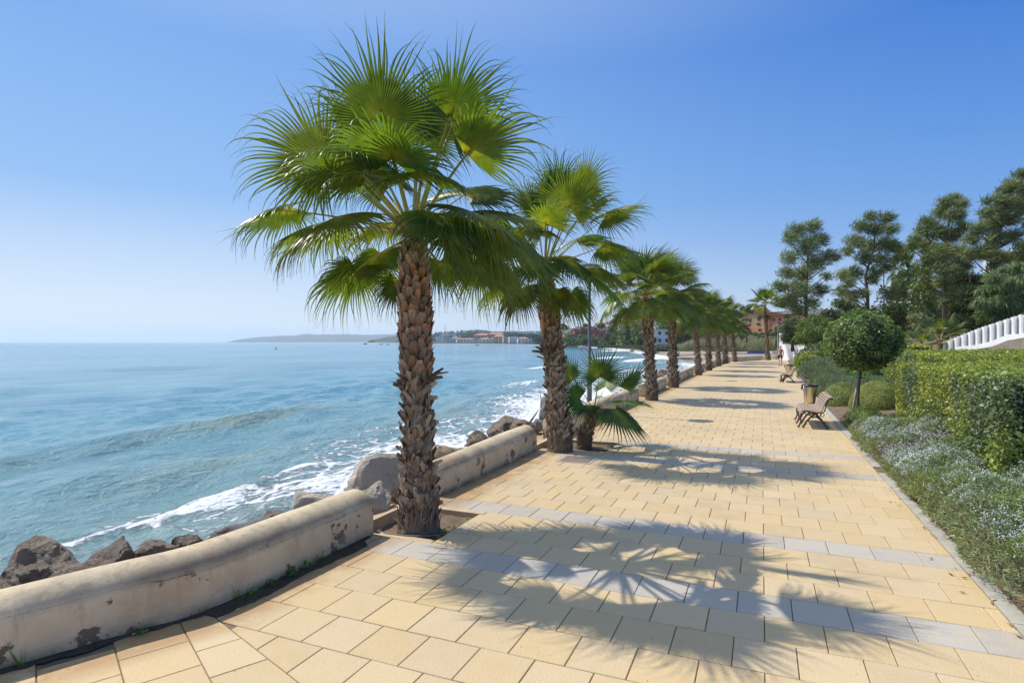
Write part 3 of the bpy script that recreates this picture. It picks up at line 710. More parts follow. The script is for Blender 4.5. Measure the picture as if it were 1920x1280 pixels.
K1 = [(742, 268, 1, .92, 0, 1.3, (88, .30, 8, 115)), (768, 222, -1, 1.02, 0, 1.45, (97, .05, 25)), (835, 212, -1, 1.02, 0, 1.5, (68, .1, -25)), (668, 240, -1, 1.0, .0, 1.45, (117, .0, 50, 55)), (640, 335, 1, .96, .1, 1.2, (156, .3, 12, 120)),
      (600, 408, -1, .92, .45, 1.1), (768, 345, 1, .88, .35, 1.15, (80, 1.9, 5)), (672, 428, 1, .95, .6, 1.0), (642, 488, -1, .88, .6, 1.0), (878, 314, 1, 1.0, .05, 1.15, (28, .3, 55, 75)),
      (850, 245, 1, .88, 0, 1.35, (55, .25, 35, 80)), (897, 418, 1, .92, .55, 1.0), (893, 470, -1, .95, .6, 1.0), (738, 515, -1, .55, .9, .6), (700, 300, -1, .7, .3, 1.15), 
      (905, 365, -1, 1.0, .35, 1.1), (700, 385, -1, .85, .5, 1.0), (840, 425, 1, .75, .9, .9), (860, 330, -1, .95, .2, 1.1), (935, 440, 1, .95, .7, 1.05), (812, 470, -1, .7, .9, .7), (590, 268, -1, .55, .5, 1.45), (695, 345, 1, .85, .4, 1.1), (560, 395, 1, .8, .55, 1.2), (848, 372, -1, .85, .4, 1.0), (812, 365, 1, .7, .5, 1.0), (725, 365, 1, .7, .5, 1.0), (880, 400, -1, .9, .7, 1.0), (860, 455, 1, .8, .8, .9), (690, 455, -1, .8, .7, .8), (700, 320, -1, .8, .2, 1.1, (140, .2, 35, 100))]
prof1 = [(0, .265), (.12, .235), (.3, .19), (.6, .148), (1.1, .128), (1.5, .135), (1.68, .168), (2.1, .175), (2.6, .172), (2.95, .150), (3.15, .11), (3.3, .08)]
palm(B1, 'nearest and largest fan palm, standing in the pit in the foreground', (-.06 * CY, -.06 * SY, 3.28), prof1, K1, 5, heartpx=(775, 440), dd=6.67, split=1.62, ring=[(1.68, 16, 1.2, 1.15), (1.15, 4, 1.2, .8), (.78, 5, 1.35, 1.1), (1.35, 3, 1.1, .7)], dens=1.2, bw=.082, wind=(.10, 0, 0), nseg=62, steps=13, g=(.018, .22), Rr=1.01, red=.7, pw=.030)
B2 = GR(1050, 845)
K2 = [(1052, 345, -1, .95, 0, 1.85, (94, 0, 20)), (1090, 352, -1, .95, .1, 1.75, (58, 0, 40, 90)), (1125, 415, 1, .95, .35, 1.4), (1118, 468, 1, .95, .5, 1.2), (1060, 400, 1, .95, .1, 1.3, (80, .5, -12)), (1005, 395, -1, .95, .1, 1.3, (118, 0, 45, 90)), (965, 425, -1, .9, .3, 1.1),
      (945, 475, 1, 1.0, .45, 1.05), (975, 545, 1, .9, .9, .8), (1040, 548, 1, .75, 1.1, .6), (1072, 545, -1, .9, .9, .8), (1098, 520, 1, .95, .6, 1.0), (1018, 440, 1, .9, .5, 1.1, (110, 1.2, 5)), (1082, 440, -1, .95, .25, 1.2),
      (1000, 505, 1, .85, .8, .8), (1030, 370, -1, .95, 0, 1.5), (940, 520, -1, .95, .7, 1.0), (1090, 400, -1, .9, .2, 1.4), (1040, 470, -1, .9, .5, 1.0), (1120, 500, -1, .9, .6, 1.1), (1060, 500, 1, .9, .8, .8), (985, 450, 1, .9, .5, 1.0)]
prof2 = [(0, .27), (.15, .25), (.4, .2), (.9, .17), (1.5, .165), (1.85, .17), (2.05, .19), (2.5, .19), (2.9, .18), (3.2, .13), (3.45, .09)]
palm(B2, 'second tall fan palm, leaning slightly left above the small bushy palm', (-.30 * CY, -.30 * SY, 3.45), prof2, K2, 6, heartpx=(1018, 510), dd=11.6, split=1.95, ring=[(1.95, 18, 1.0, 1.3), (1.7, 10, .8, 1.1)], dens=1.0, bw=.085, wind=(.24, 0, 0), nseg=54, steps=12, g=(.025, .2), red=.7, Rr=1.04)
# the young palm beside it
K3 = [(1122, 712, 1, .72, .0, .8, (92, .25, 8)), (1170, 735, 1, .74, -.1, .75, (52, .2, 50, 85)), (1080, 722, -1, .68, -.05, .8, (118, .1, 45, 90)), (1085, 752, 1, .68, .25, .6, (165, .4, 25)), (1152, 772, 1, .95, .85, .5), (1175, 760, -1, .7, .4, .6), (1142, 735, -1, .6, .1, .6), (1100, 765, 1, .5, .7, .4), (1130, 785, -1, .5, .8, .35), (1070, 775, -1, .5, .6, .55)]
B3 = GR(1095, 836)
prof3 = [(0, .17), (.15, .15), (.4, .12), (.6, .11), (.72, .05)]
palm(B3, 'small bushy young palm with dark leaves at the foot of the second palm', (.20 * CY, .20 * SY, .72), prof3, K3, 8, heartpx=(1116, 778), dd=11.7, split=.3, dens=.9, bw=.07, g=(.012, .05), nseg=36, steps=10, span=118, group=None, pw=.016, colr=(.075, .15, .04), red=.6)
# the receding row: two wind-blown crowns reused
rowspec = [((1222, 750), 4.02, 'third tall palm of the row, with a wide windblown crown'), ((1263, 726), 4.1, 'fourth tall palm, close behind the third'),
           ((1310, 703), 4.0, 'fifth tall palm, just past the second lamp post'), ((1329, 694.5), 4.1, 'sixth tall palm of the row'), ((1347, 686.5), 4.0, 'seventh tall palm of the row'),
           ((1360, 681.5), 4.2, 'eighth tall palm, beside the far lamp post'), ((1378, 678.3), 4.1, 'ninth tall palm, last before the low end wall')]
proto = []
for v in range(2):
    t_ = palm((0, 0, 0), None, (-.12, .05, 4.0), [(0, .27), (.2, .24), (.6, .19), (1.4, .17), (2.0, .175), (2.6, .20), (3.1, .19), (3.5, .12), (3.9, .08)], fill(27, 3 + v * 4, (1000, 500), 100, lo=-32, hi=78, P=1.2), 30 + v, heartpx=(1000, 500), dd=FPX / 100, split=1.7, ring=[(1.75, 14, 1.0, 1.3), (.9, 6, .9, 1.2)], dens=.8, bw=.10, wind=(.32, 0, 0), nseg=38, steps=9, g=(.035, .18), Rr=1.15, pw=.028, red=.3)
    proto.append(t_)
def copy_thing(o, loc, rz=0, sc_=(1, 1, 1), label=None):
    c_ = o.copy(); C.objects.link(c_); c_.location = loc; c_.rotation_euler.z = rz; c_.scale = sc_
    if label: c_['label'] = label
    for ch in o.children:
        h_ = ch.copy(); C.objects.link(h_); h_.parent = c_
        for g_ in ch.children:
            k_ = g_.copy(); C.objects.link(k_); k_.parent = h_
    return c_
rr_ = random.Random(4)
for i, ((px, py), hh_, lb) in enumerate(rowspec):
    o = proto[i % 2]; loc = GR(px, py); rz = rr_.uniform(-.55, .55); s_ = hh_ / 4.0 * rr_.uniform(.93, 1.06); tilt_ = (rr_.uniform(-.035, .035), rr_.uniform(-.05, .02))
    if i < 2: o.location = loc; o.rotation_euler = (*tilt_, rz); o.scale = (s_,) * 3; o['label'] = lb
    else: copy_thing(o, loc, rz, (s_ * rr_.uniform(.88, 1.0),) * 2 + (s_,), lb).rotation_euler[:2] = tilt_
# last palm, taller, ragged, by the end wall
t_ = palm(GR(1440, 675), 'tall slim palm at the end of the promenade, with drooping dead brown fronds', (-.35, 0, 6.2), [(0, .34), (.3, .26), (1, .22), (3, .18), (5.2, .2), (5.8, .13), (6.2, .09)], fill(15, 9, (1000, 500), 100, lo=-5, hi=80, P=1.4), 44, heartpx=(1000, 500), dd=FPX / 100, split=.6, dens=.45, bw=.14, wind=(.05, 0, 0), nseg=22, steps=8, Rr=1.25, pw=.035)
for i in range(5):
    az = i * 1.3; r2 = np.random.default_rng(60 + i); H = np.array([-.35, 0, 6.1]); v_ = np.array([math.cos(az), math.sin(az), -1.3]); v_ = nrmz(v_) * 1.0
    f_ = frond(t_, H, H + v_, nrmz(v_ - VZ * 2), .9, r2, nseg=18, steps=7, g1=.1, g2=.2, col=(.13, .085, .04), span=60, pw=.03)
    f_['label'] = 'dead brown hanging frond'
# ================================================================== rocks
def rockmat(name, c1, c2, c3, rough, wet=0.0):
    m, n = mat(name, c1, rough); p = n.pos(); a = n.noise(1.6, 8, .62, p); b = n.noise(7., 8, .7, p)
    v = n.add('ShaderNodeTexVoronoi', feature='DISTANCE_TO_EDGE'); v.inputs['Scale'].default_value = 3.2; n.l.new(n.mix(.35, p, n.add('ShaderNodeTexNoise', i_Scale=2.5).outputs['Color']), v.inputs['Vector'])
    c = n.mix(n.mapr(a, .4, .6), c1, c2); c = n.mix(n.mapr(b, .52, .68), c, c3); cr = n.mapr(v.outputs['Distance'], .02, .0)
    n.base(c)
    h = n.math('ADD', n.noise(3., 9, .65, p), n.math('ADD', n.math('MULTIPLY', n.noise(22., 6, .7, p), .25), n.math('MULTIPLY', n.noise(60., 4, .7, p), .06)))
    n.nrm(n.bump(h, 1., .11)); n.rough(n.mapr(b, .3, .7, rough - .18, min(1, rough + .1))); return m
RM = {'pale': rockmat('limestone', (.58, .50, .39), (.48, .41, .32), (.33, .28, .21), .9), 'dark': rockmat('wet_rock', (.13, .09, .058), (.21, .15, .095), (.045, .035, .026), .38),
      'brown': rockmat('brown_rock', (.25, .18, .11), (.15, .11, .07), (.055, .042, .03), .48), 'grey': rockmat('grey_rock', (.30, .27, .23), (.20, .185, .16), (.09, .085, .08), .75),
      'smooth': rockmat('smooth_wet_rock', (.17, .135, .105), (.14, .11, .085), (.11, .085, .065), .22), 'ochre': rockmat('ochre_rock', (.40, .31, .18), (.31, .25, .16), (.22, .17, .11), .85)}
def rock(loc, size, kind, seed, label, group='boulders piled below the sea wall', rz=0., npt=16, sub=4, disp=.15, name='boulder'):
    rr = random.Random(seed); bm = bmesh.new()
    for i in range(npt):
        v = Vector((rr.gauss(0, 1), rr.gauss(0, 1), rr.gauss(0, 1))).normalized() * rr.uniform(.86, 1.06); bm.verts.new(v)
    r = bmesh.ops.convex_hull(bm, input=bm.verts); bmesh.ops.delete(bm, geom=list({e for e in r['geom_interior'] + r['geom_unused'] if isinstance(e, bmesh.types.BMVert)}), context='VERTS')
    bmesh.ops.bevel(bm, geom=bm.edges[:], offset=.07, segments=1, profile=.6, affect='EDGES')
    bmesh.ops.triangulate(bm, faces=bm.faces[:])
    for q in range(sub):
        es = [e for e in bm.edges if e.calc_length() > .11]
        if es: bmesh.ops.subdivide_edges(bm, edges=es, cuts=1, use_grid_fill=False); bmesh.ops.triangulate(bm, faces=bm.faces[:])
    bm.normal_update()
    off = Vector((seed * 3.1, seed * 1.7, 0)); 
    for v in bm.verts:
        c_ = v.co; d_ = disp * (noise.fractal(c_ * 1.5 + off, 1., 2., 5) * .9 + .35 * (abs(noise.noise(c_ * 3.1 + off)) - .3)) + disp * .18 * noise.noise(c_ * 9 + off)
        v.co = c_ + c_.normalized() * d_
    ca_, sa_ = math.cos(rz), math.sin(rz)
    for v in bm.verts:
        x, y, z = v.co.x * size[0], v.co.y * size[1], v.co.z * size[2]; v.co = Vector((x * ca_ - y * sa_, x * sa_ + y * ca_, z))
    me = bpy.data.meshes.new(name); bm.to_mesh(me); bm.free(); me.materials.append(RM[kind])
    me.polygons.foreach_set('use_smooth', np.ones(len(me.polygons), bool))
    try: me.set_sharp_from_angle(angle=R(20))
    except Exception: pass
    o = link(name, me); o.location = loc; return tag(o, label, 'rock', group)
def rk(x0, x1, ytop, ybot, d, kind, seed, label, rz=0., depth=1.0, **kw):
    wd = (x1 - x0) / FPX * d / 2; ht = (ybot - ytop) / FPX * d / 2; c_ = PYD((x0 + x1) / 2, (ytop + ybot) / 2, d)
    return rock(c_, (wd * 1.02, wd * depth, ht * 1.05), kind, seed, label, rz=YAW + rz, **kw)
rk(-80, 156, 1012, 1180, 5.9, 'brown', 3, 'large dark cracked boulder at the left edge, behind the near wall', depth=.8, disp=.2, npt=11)
rk(135, 256, 1000, 1110, 6.3, 'dark', 15, 'dark glistening wet boulder, second from the left edge', depth=.9, npt=12)
rk(178, 240, 1064, 1110, 5.8, 'brown', 18, 'small rounded brown stone tucked in front of the wet boulder', npt=30)
rk(225, 360, 998, 1110, 6.6, 'brown', 27, 'craggy brown boulder, third from the left edge', depth=.7, npt=13, disp=.16)
rk(315, 385, 1000, 1050, 7.4, 'dark', 31, 'small dark rock poking out behind the craggy brown boulder')
rk(380, 570, 958, 1075, 7.0, 'smooth', 44, 'long smooth wet rock lying flat just over the wall', depth=.5, npt=24, disp=.07)
rk(490, 545, 950, 985, 7.6, 'dark', 47, 'small knobbly dark rock at the end of the long smooth rock')
rk(543, 655, 898, 1010, 7.6, 'pale', 52, 'pale grey boulder between the smooth rock and the big limestone block', depth=.8, npt=14)
rk(645, 790, 838, 1000, 7.9, 'pale', 61, 'big cream limestone boulder left of the nearest palm trunk', depth=.9, npt=13, disp=.13)
rk(655, 740, 893, 975, 7.2, 'pale', 66, 'flat-topped limestone block in front of the big cream boulder', npt=11)
rk(745, 885, 822, 930, 9.4, 'ochre', 72, 'ochre boulder showing just right of the nearest palm trunk', depth=.7, npt=13)
rk(872, 925, 806, 850, 12.2, 'dark', 81, 'small black rock between the ochre boulder and the rock heap')
rk(922, 1006, 772, 835, 13.6, 'brown', 90, 'brown rock heap just over the second wall section', depth=.8, npt=12, disp=.18)
rk(908, 970, 788, 840, 13.0, 'dark', 93, 'dark wet rock leaning on the left of the brown rock heap')
rk(985, 1035, 782, 830, 14.5, 'grey', 96, 'low grey rock at the right of the brown rock heap')
rk(1008, 1048, 738, 800, 19, 'grey', 99, 'pointed grey rock seen left of the second palm trunk', npt=11)
rk(1150, 1215, 722, 765, 24, 'grey', 103, 'grey rock between the small palm and the third palm')
rk(1225, 1262, 690, 722, 31, 'brown', 107, 'brown rock seen between the third and fourth trunks')
rk(1262, 1300, 692, 722, 35, 'ochre', 113, 'ochre rock beside the foot of the second lamp post')
rr_ = random.Random(9)
kinds = ['grey', 'brown', 'dark', 'grey', 'ochre']
heap = []
for i in range(46):        # the rest of the revetment: mostly hidden by the wall
    y = 1.0 + i * 1.35 + rr_.uniform(-.4, .4); x = -5.5 - abs(rr_.gauss(0, .9)); s_ = rr_.uniform(.35, .65)
    if y < 9: x = -6.6 - rr_.uniform(0, .8)
    z = -.55 - (abs(x) - 5) * .42 + rr_.uniform(-.1, .1)
    if y < 4: z -= .35
    kd = rr_.choice(kinds); heap.append((y, kd, rock((x, y, z), (s_ * 1.2, s_, s_ * .75), kd, 200 + i, 'weathered boulder in the heap below the sea wall, half hidden by it', rz=rr_.uniform(0, 3), sub=3, group='boulders in the heap below the wall')))
surf_rocks = []
for i in range(44):        # low rocks awash in the surf
    y = 9.5 + i * 1.15 + rr_.uniform(-1, 1); x = -7.6 - rr_.uniform(0, 2.6) - .012 * y; s_ = rr_.uniform(.12, .36)
    kd = rr_.choice(['dark', 'dark', 'brown', 'grey']); surf_rocks.append((y, kd, rock((x, y, -1.80 + s_ * .1), (s_ * 1.3, s_, s_ * .6), kd, 400 + i, 'small wet rock awash in the white surf', rz=rr_.uniform(0, 3), sub=1, group='small rocks awash in the surf')))

def nth(i): return '%d%s' % (i, 'th' if 10 <= i % 100 <= 20 else {1: 'st', 2: 'nd', 3: 'rd'}.get(i % 10, 'th'))
for i, (y, kd, o) in enumerate(sorted(heap, key=lambda t: t[0])): o['label'] = '%s %s boulder along the heap below the sea wall, counting from the viewer' % (nth(i + 1), kd)
for i, (y, kd, o) in enumerate(sorted(surf_rocks, key=lambda t: t[0])): o['label'] = 'small wet %s rock awash in the surf, %s from the viewer' % (kd, nth(i + 1))
# ================================================================== planting
M_LEAF = leafmat('shrub_leaf', .30, .42, .45, .2, (1.2, 1.3, .5))
M_DULL = leafmat('dull_leaf', .22, .7, .2, .2, (1.1, 1.2, .6))
M_NEEDLE = leafmat('needle_leaf', .3, .6, .25, .15, (1.1, 1.2, .6))
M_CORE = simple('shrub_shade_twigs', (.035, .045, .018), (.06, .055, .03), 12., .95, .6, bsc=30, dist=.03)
M_TWIG = simple('twig_bark', (.22, .17, .12), (.15, .12, .09), 14., .9, .5, bsc=60)
M_PETAL = leafmat('petal', .3, .6, .3, .05, (1, 1, 1.05))
def leaves(name, Pn, Nn, L, Wd, cols, mat_, parent=None, tilt=.6, r_=rng, stick=.0, tang=None, fold=.0):
    """one rhombus per leaf: P centres, N preferred normals, L and Wd lengths (arrays or scalars), cols (n,3)"""
    n_ = len(Pn); nn = nrmz(Nn + tilt * r_.normal(size=(n_, 3)))
    t = r_.normal(size=(n_, 3)) if tang is None else tang + .35 * r_.normal(size=(n_, 3))
    t = nrmz(t - nn * (t * nn).sum(1, keepdims=True)); b = np.cross(nn, t)
    L = np.broadcast_to(np.asarray(L, float), (n_,))[:, None]; Wd = np.broadcast_to(np.asarray(Wd, float), (n_,))[:, None]
    V = np.stack([Pn - t * L / 2, Pn - t * L * .05 + b * Wd / 2 + nn * fold * Wd, Pn + t * L / 2, Pn - t * L * .05 - b * Wd / 2 + nn * fold * Wd], 1).reshape(-1, 3)
    F = np.arange(n_ * 4).reshape(-1, 4); cc = np.repeat(cols, 4, 0)
    return npmesh(name, V, F, mat_, cc, parent=parent)
def pick(pal, n_, r_=rng, var=.18):
    pal = np.array(pal); i = r_.integers(0, len(pal), n_); return pal[i] * (1 + var * r_.normal(size=(n_, 1))).clip(.5, 1.6)
def patchy(P, sc, seed=0):
    return np.array([noise.noise(Vector((p[0] * sc + seed, p[1] * sc, p[2] * sc))) for p in P])
# ---- clipped hedges: a box with rounded, lumpy faces
def hedge(name, x0, x1, y0, y1, z0, z1, dens, label, pal, leaf=(.05, .032), seed=0, cat='hedge', group=None, zslope=0., faces='lftb', lump=.06, bare=0.):
    r_ = np.random.default_rng(seed); root = empty(name, ((x0 + x1) / 2, (y0 + y1) / 2, z0), 0, label, cat, group); ox, oy, oz = root.location
    P = []; Nn = []
    def add(k, fn, nr): u = r_.random((k, 2)); q = fn(u[:, 0], u[:, 1]); P.append(q); Nn.append(np.tile(nr, (k, 1)))
    X, Y, Z = x1 - x0, y1 - y0, z1 - z0; ky = np.array
    if 'l' in faces: add(int(dens * Y * Z), lambda a, b: np.stack([np.full_like(a, x0), y0 + Y * a, z0 + Z * b], 1), [-1, 0, .15])
    if 'f' in faces: add(int(dens * X * Z), lambda a, b: np.stack([x0 + X * a, np.full_like(a, y0), z0 + Z * b], 1), [0, -1, .15])
    if 'b' in faces: add(int(dens * X * Z * .4), lambda a, b: np.stack([x0 + X * a, np.full_like(a, y1), z0 + Z * b], 1), [0, 1, .15])
    if 't' in faces: add(int(dens * X * Y), lambda a, b: np.stack([x0 + X * a, y0 + Y * b, np.full_like(a, z1)], 1), [0, 0, 1])
    P = np.concatenate(P); Nn = np.concatenate(Nn).astype(float)
    # round the edges, lumps
    e = .16; cx = np.clip(P[:, 0], x0 + e, x1 - e); cy = np.clip(P[:, 1], y0 + e, y1 - e); cz = np.minimum(P[:, 2], z1 - e)
    c_ = np.stack([cx, cy, cz], 1); v = P - c_; l_ = np.linalg.norm(v, axis=1, keepdims=True); P = c_ + v / np.maximum(l_, e) * np.minimum(l_, e)
    lum = patchy(P, 1.7, seed) * lump + patchy(P, 5, seed + 9) * lump * .5
    P = P + Nn * lum[:, None] - Nn * (r_.random((len(P), 1)) ** 2 * .13) + r_.normal(size=P.shape) * .018
    P[:, 2] += (P[:, 0] - x0) * zslope * ((P[:, 2] - z0) / Z)
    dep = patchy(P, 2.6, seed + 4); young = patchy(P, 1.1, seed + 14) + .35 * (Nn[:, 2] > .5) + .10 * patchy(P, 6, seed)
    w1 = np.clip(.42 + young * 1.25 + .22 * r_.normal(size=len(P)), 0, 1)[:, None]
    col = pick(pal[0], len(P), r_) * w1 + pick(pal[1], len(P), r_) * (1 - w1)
    if bare: keep = dep > -.33 - .0 * bare; P, Nn, col = P[keep], Nn[keep], col[keep]
    P = P - np.array([ox, oy, oz]); s_ = r_.uniform(.7, 1.25, len(P))
    leaves('foliage', P, Nn, leaf[0] * s_, leaf[1] * s_, col, M_LEAF, root, tilt=.75, r_=r_, fold=.12)
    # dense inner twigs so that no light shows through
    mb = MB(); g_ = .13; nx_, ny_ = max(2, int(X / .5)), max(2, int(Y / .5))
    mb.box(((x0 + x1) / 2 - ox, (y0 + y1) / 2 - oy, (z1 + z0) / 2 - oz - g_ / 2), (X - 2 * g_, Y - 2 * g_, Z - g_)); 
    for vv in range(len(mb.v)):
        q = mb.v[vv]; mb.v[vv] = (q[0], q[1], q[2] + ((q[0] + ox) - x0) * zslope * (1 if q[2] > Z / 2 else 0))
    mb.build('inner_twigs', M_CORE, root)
    return root
HP = ([(.35, .40, .055), (.28, .355, .06), (.40, .41, .07)], [(.13, .18, .08), (.19, .235, .14), (.09, .14, .06)])
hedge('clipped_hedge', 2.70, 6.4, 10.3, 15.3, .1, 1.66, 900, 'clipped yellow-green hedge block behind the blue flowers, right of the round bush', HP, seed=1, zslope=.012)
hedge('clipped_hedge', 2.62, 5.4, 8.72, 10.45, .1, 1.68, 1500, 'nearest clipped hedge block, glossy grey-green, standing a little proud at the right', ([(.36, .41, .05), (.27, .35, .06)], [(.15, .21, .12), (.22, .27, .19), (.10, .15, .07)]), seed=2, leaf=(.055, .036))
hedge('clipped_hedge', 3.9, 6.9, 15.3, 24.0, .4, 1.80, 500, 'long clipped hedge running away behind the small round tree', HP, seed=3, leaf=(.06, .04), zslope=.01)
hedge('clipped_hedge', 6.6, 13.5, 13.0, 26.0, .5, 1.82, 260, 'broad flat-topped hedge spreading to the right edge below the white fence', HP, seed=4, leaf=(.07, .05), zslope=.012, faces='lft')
# ---- mounds: low shrubs
def mound(name, c_, rx, ry, h_, n_, label, pal, leaf, mat_, seed=0, cat='shrub', group=None, up=.3, rz=0., flowers=None, lump=.15, tilt=.5, coremat=None, shoot=0.):
    r_ = np.random.default_rng(seed); root = empty(name, c_, rz, label, cat, group)
    a = r_.uniform(0, 2 * np.pi, n_); z = r_.random(n_) ** .8; rr = np.sqrt(np.clip(1 - z ** 2.2, 0, 1)); U = np.stack([rr * np.cos(a), rr * np.sin(a), z], 1)
    sc3 = np.array([rx, ry, h_]); P = U * sc3; lum = patchy(P, 2.2 / max(.5, rx), seed) * lump * 1.6 + patchy(P, 4.5, seed + 3) * lump * .6
    P = P * (1 + lum[:, None]) ; Nn = nrmz(U / sc3); P = P - Nn * (r_.random((n_, 1)) ** 2.5) * .10
    tone = patchy(P, 3., seed + 8); w1 = np.clip(.5 + tone * 1.6 + .25 * r_.normal(size=n_), 0, 1)[:, None]
    col = pick(pal[0], n_, r_) * w1 + pick(pal[1], n_, r_) * (1 - w1); s_ = r_.uniform(.7, 1.3, n_)
    if up > .5:   # shoots: strips standing along the outward-up direction
        t = nrmz(Nn + VZ * up + .35 * r_.normal(size=(n_, 3))); sd_ = r_.normal(size=(n_, 3)); nn = nrmz(np.cross(t, sd_)); b = np.cross(nn, t); L = (leaf[0] * s_)[:, None]; Wd = leaf[1] / 2
        V = np.stack([P - b * Wd, P + b * Wd, P + t * L + b * Wd * .15, P + t * L - b * Wd * .15], 1).reshape(-1, 3); npmesh('foliage', V, np.arange(n_ * 4).reshape(-1, 4), mat_, np.repeat(col, 4, 0), parent=root)
    else: leaves('foliage', P, Nn, leaf[0] * s_, leaf[1] * s_, col, mat_, root, tilt=tilt, r_=r_, fold=.1)
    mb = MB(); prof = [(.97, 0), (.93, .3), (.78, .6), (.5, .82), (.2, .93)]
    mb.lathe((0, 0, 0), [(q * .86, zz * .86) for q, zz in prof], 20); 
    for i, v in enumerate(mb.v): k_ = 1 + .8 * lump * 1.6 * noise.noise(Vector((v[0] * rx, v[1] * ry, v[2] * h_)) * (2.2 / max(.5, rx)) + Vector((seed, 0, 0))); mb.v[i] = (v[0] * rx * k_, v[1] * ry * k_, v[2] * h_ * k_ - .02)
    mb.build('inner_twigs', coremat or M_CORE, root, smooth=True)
    if flowers:
        fn, fs, fc = flowers; i = r_.integers(0, n_, fn * 3); i = i[patchy(P[i], 2.5, seed + 30) > -.08][:fn]; FP = P[i] + Nn[i] * .02 + r_.normal(size=(len(i), 3)) * .015
        leaves('flowers', FP, Nn[i] + VZ * .3, fs, fs * .9, pick(fc, len(i), r_, .08), M_PETAL, root, tilt=.6, r_=r_)['kind'] = 'stuff'
    return root
# ---- the carpet of blue-flowered creeping rosemary along the kerb (uncountable: stuff)
def bedge(y):
    return lerp(XR, y) + .05 + .16 * noise.noise(Vector((y * .85, 3, 0))) + .07 * noise.noise(Vector((y * 3.1, 7, 0)))
def bedsurf(x, y):
    t = x - bedge(y)
    edge = max(0., 1 - math.exp(-max(0, t + .08) * 6.0)); rise = .44 + .17 * min(2.6, max(0, t)) + (.0 if y > 8 else .06)
    lump = .26 * noise.noise(Vector((x * 1.3, y * 1.3, 1))) + .10 * noise.noise(Vector((x * 4.2, y * 4.2, 5)))
    return .02 + edge * (rise + lump * 1.1) * (1 if y < 12.6 else .85)
r_ = np.random.default_rng(77)
def bedpts(n_, x1f, ya, yb, bias=1.):
    y = ya + (yb - ya) * r_.random(n_) ** bias; x0 = np.array([bedge(q) for q in y]) - .03
    x = x0 + (x1f(y) - x0) * r_.random(n_) ** 1.35; z = np.array([bedsurf(a, b) for a, b in zip(x, y)]); return np.stack([x, y, z], 1)
x1f = lambda y: np.where(y > 10.2, 2.95, np.where(y > 9., 2.75, 4.6))
dens_parts = [(38000, 2.6, 6.5), (40000, 6.5, 9.8), (34000, 9.8, 15.2)]
Vs = []; Cs = []; FPs = []
for n_, ya, yb in dens_parts:
    P = bedpts(n_, x1f, ya, yb); dx = np.array([bedsurf(p[0] + .06, p[1]) - p[2] for p in P]) / .06
    Nn = nrmz(np.stack([-dx, np.zeros(n_), np.ones(n_)], 1)); P = P - Nn * (r_.random((n_, 1)) ** 1.6) * .12
    t = nrmz(Nn * .8 + r_.normal(size=(n_, 3)) * .75); sd_ = r_.normal(size=(n_, 3)); nn = nrmz(np.cross(t, sd_)); b = np.cross(nn, t); L = r_.uniform(.028, .06, (n_, 1)); Wd = .0052 + .001 * (ya > 6)
    tone = patchy(P, 1.9, 3); w1 = np.clip(.5 + 1.5 * tone + .3 * r_.normal(size=n_), 0, 1)[:, None]
    col = pick([(.27, .34, .12), (.33, .39, .17)], n_, r_) * w1 + pick([(.23, .28, .17), (.34, .38, .27)], n_, r_) * (1 - w1)
    dry = (patchy(P, 1.3, 40) > .42) & (r_.random(n_) < .5); col[dry] = np.array([.26, .19, .12]); brown = (P[:, 0] < np.array([lerp(XR, q) for q in P[:, 1]]) + .2) & (r_.random(n_) < .18); col[brown] = np.array([.28, .17, .07])
    Vs.append(np.stack([P - b * Wd, P + b * Wd, P + t * L + b * Wd * .25, P + t * L - b * Wd * .25], 1).reshape(-1, 3)); Cs.append(np.repeat(col, 4, 0))
Vs = np.concatenate(Vs); Cs = np.concatenate(Cs)
tag(npmesh('flowering_ground_cover', Vs, np.arange(len(Vs)).reshape(-1, 4), M_NEEDLE, Cs), 'low grey-green rosemary carpet spilling over the kerb', 'ground cover', kind='stuff')
n_ = 17000; P = bedpts(n_, x1f, 3.2, 15.0); k_ = (patchy(P, 1.3, 60) + .45 * patchy(P, 4, 61) + .45 * patchy(P, 13, 63) > r_.normal(size=n_) * .12 - .10) & (P[:, 0] > np.array([lerp(XR, q) for q in P[:, 1]]) + .10); P = P[k_]
P[:, 2] += r_.uniform(-.005, .035, len(P)); pet = []
cl = pick([(.70, .75, .86), (.78, .81, .88), (.60, .66, .84), (.84, .85, .88)], len(P), r_, .06)
q5 = []; c5 = []
for a in range(3):
    off = r_.normal(size=(len(P), 3)) * .008; q5.append(P + off); c5.append(cl)
leafo = leaves('rosemary_flowers', np.concatenate(q5), np.tile([-.3, -.3, 1.], (len(P) * 3, 1)), .014, .011, np.concatenate(c5), M_PETAL, None, tilt=.7, r_=r_)
tag(leafo, 'tiny pale blue flowers scattered over the rosemary carpet', 'flowers', kind='stuff')
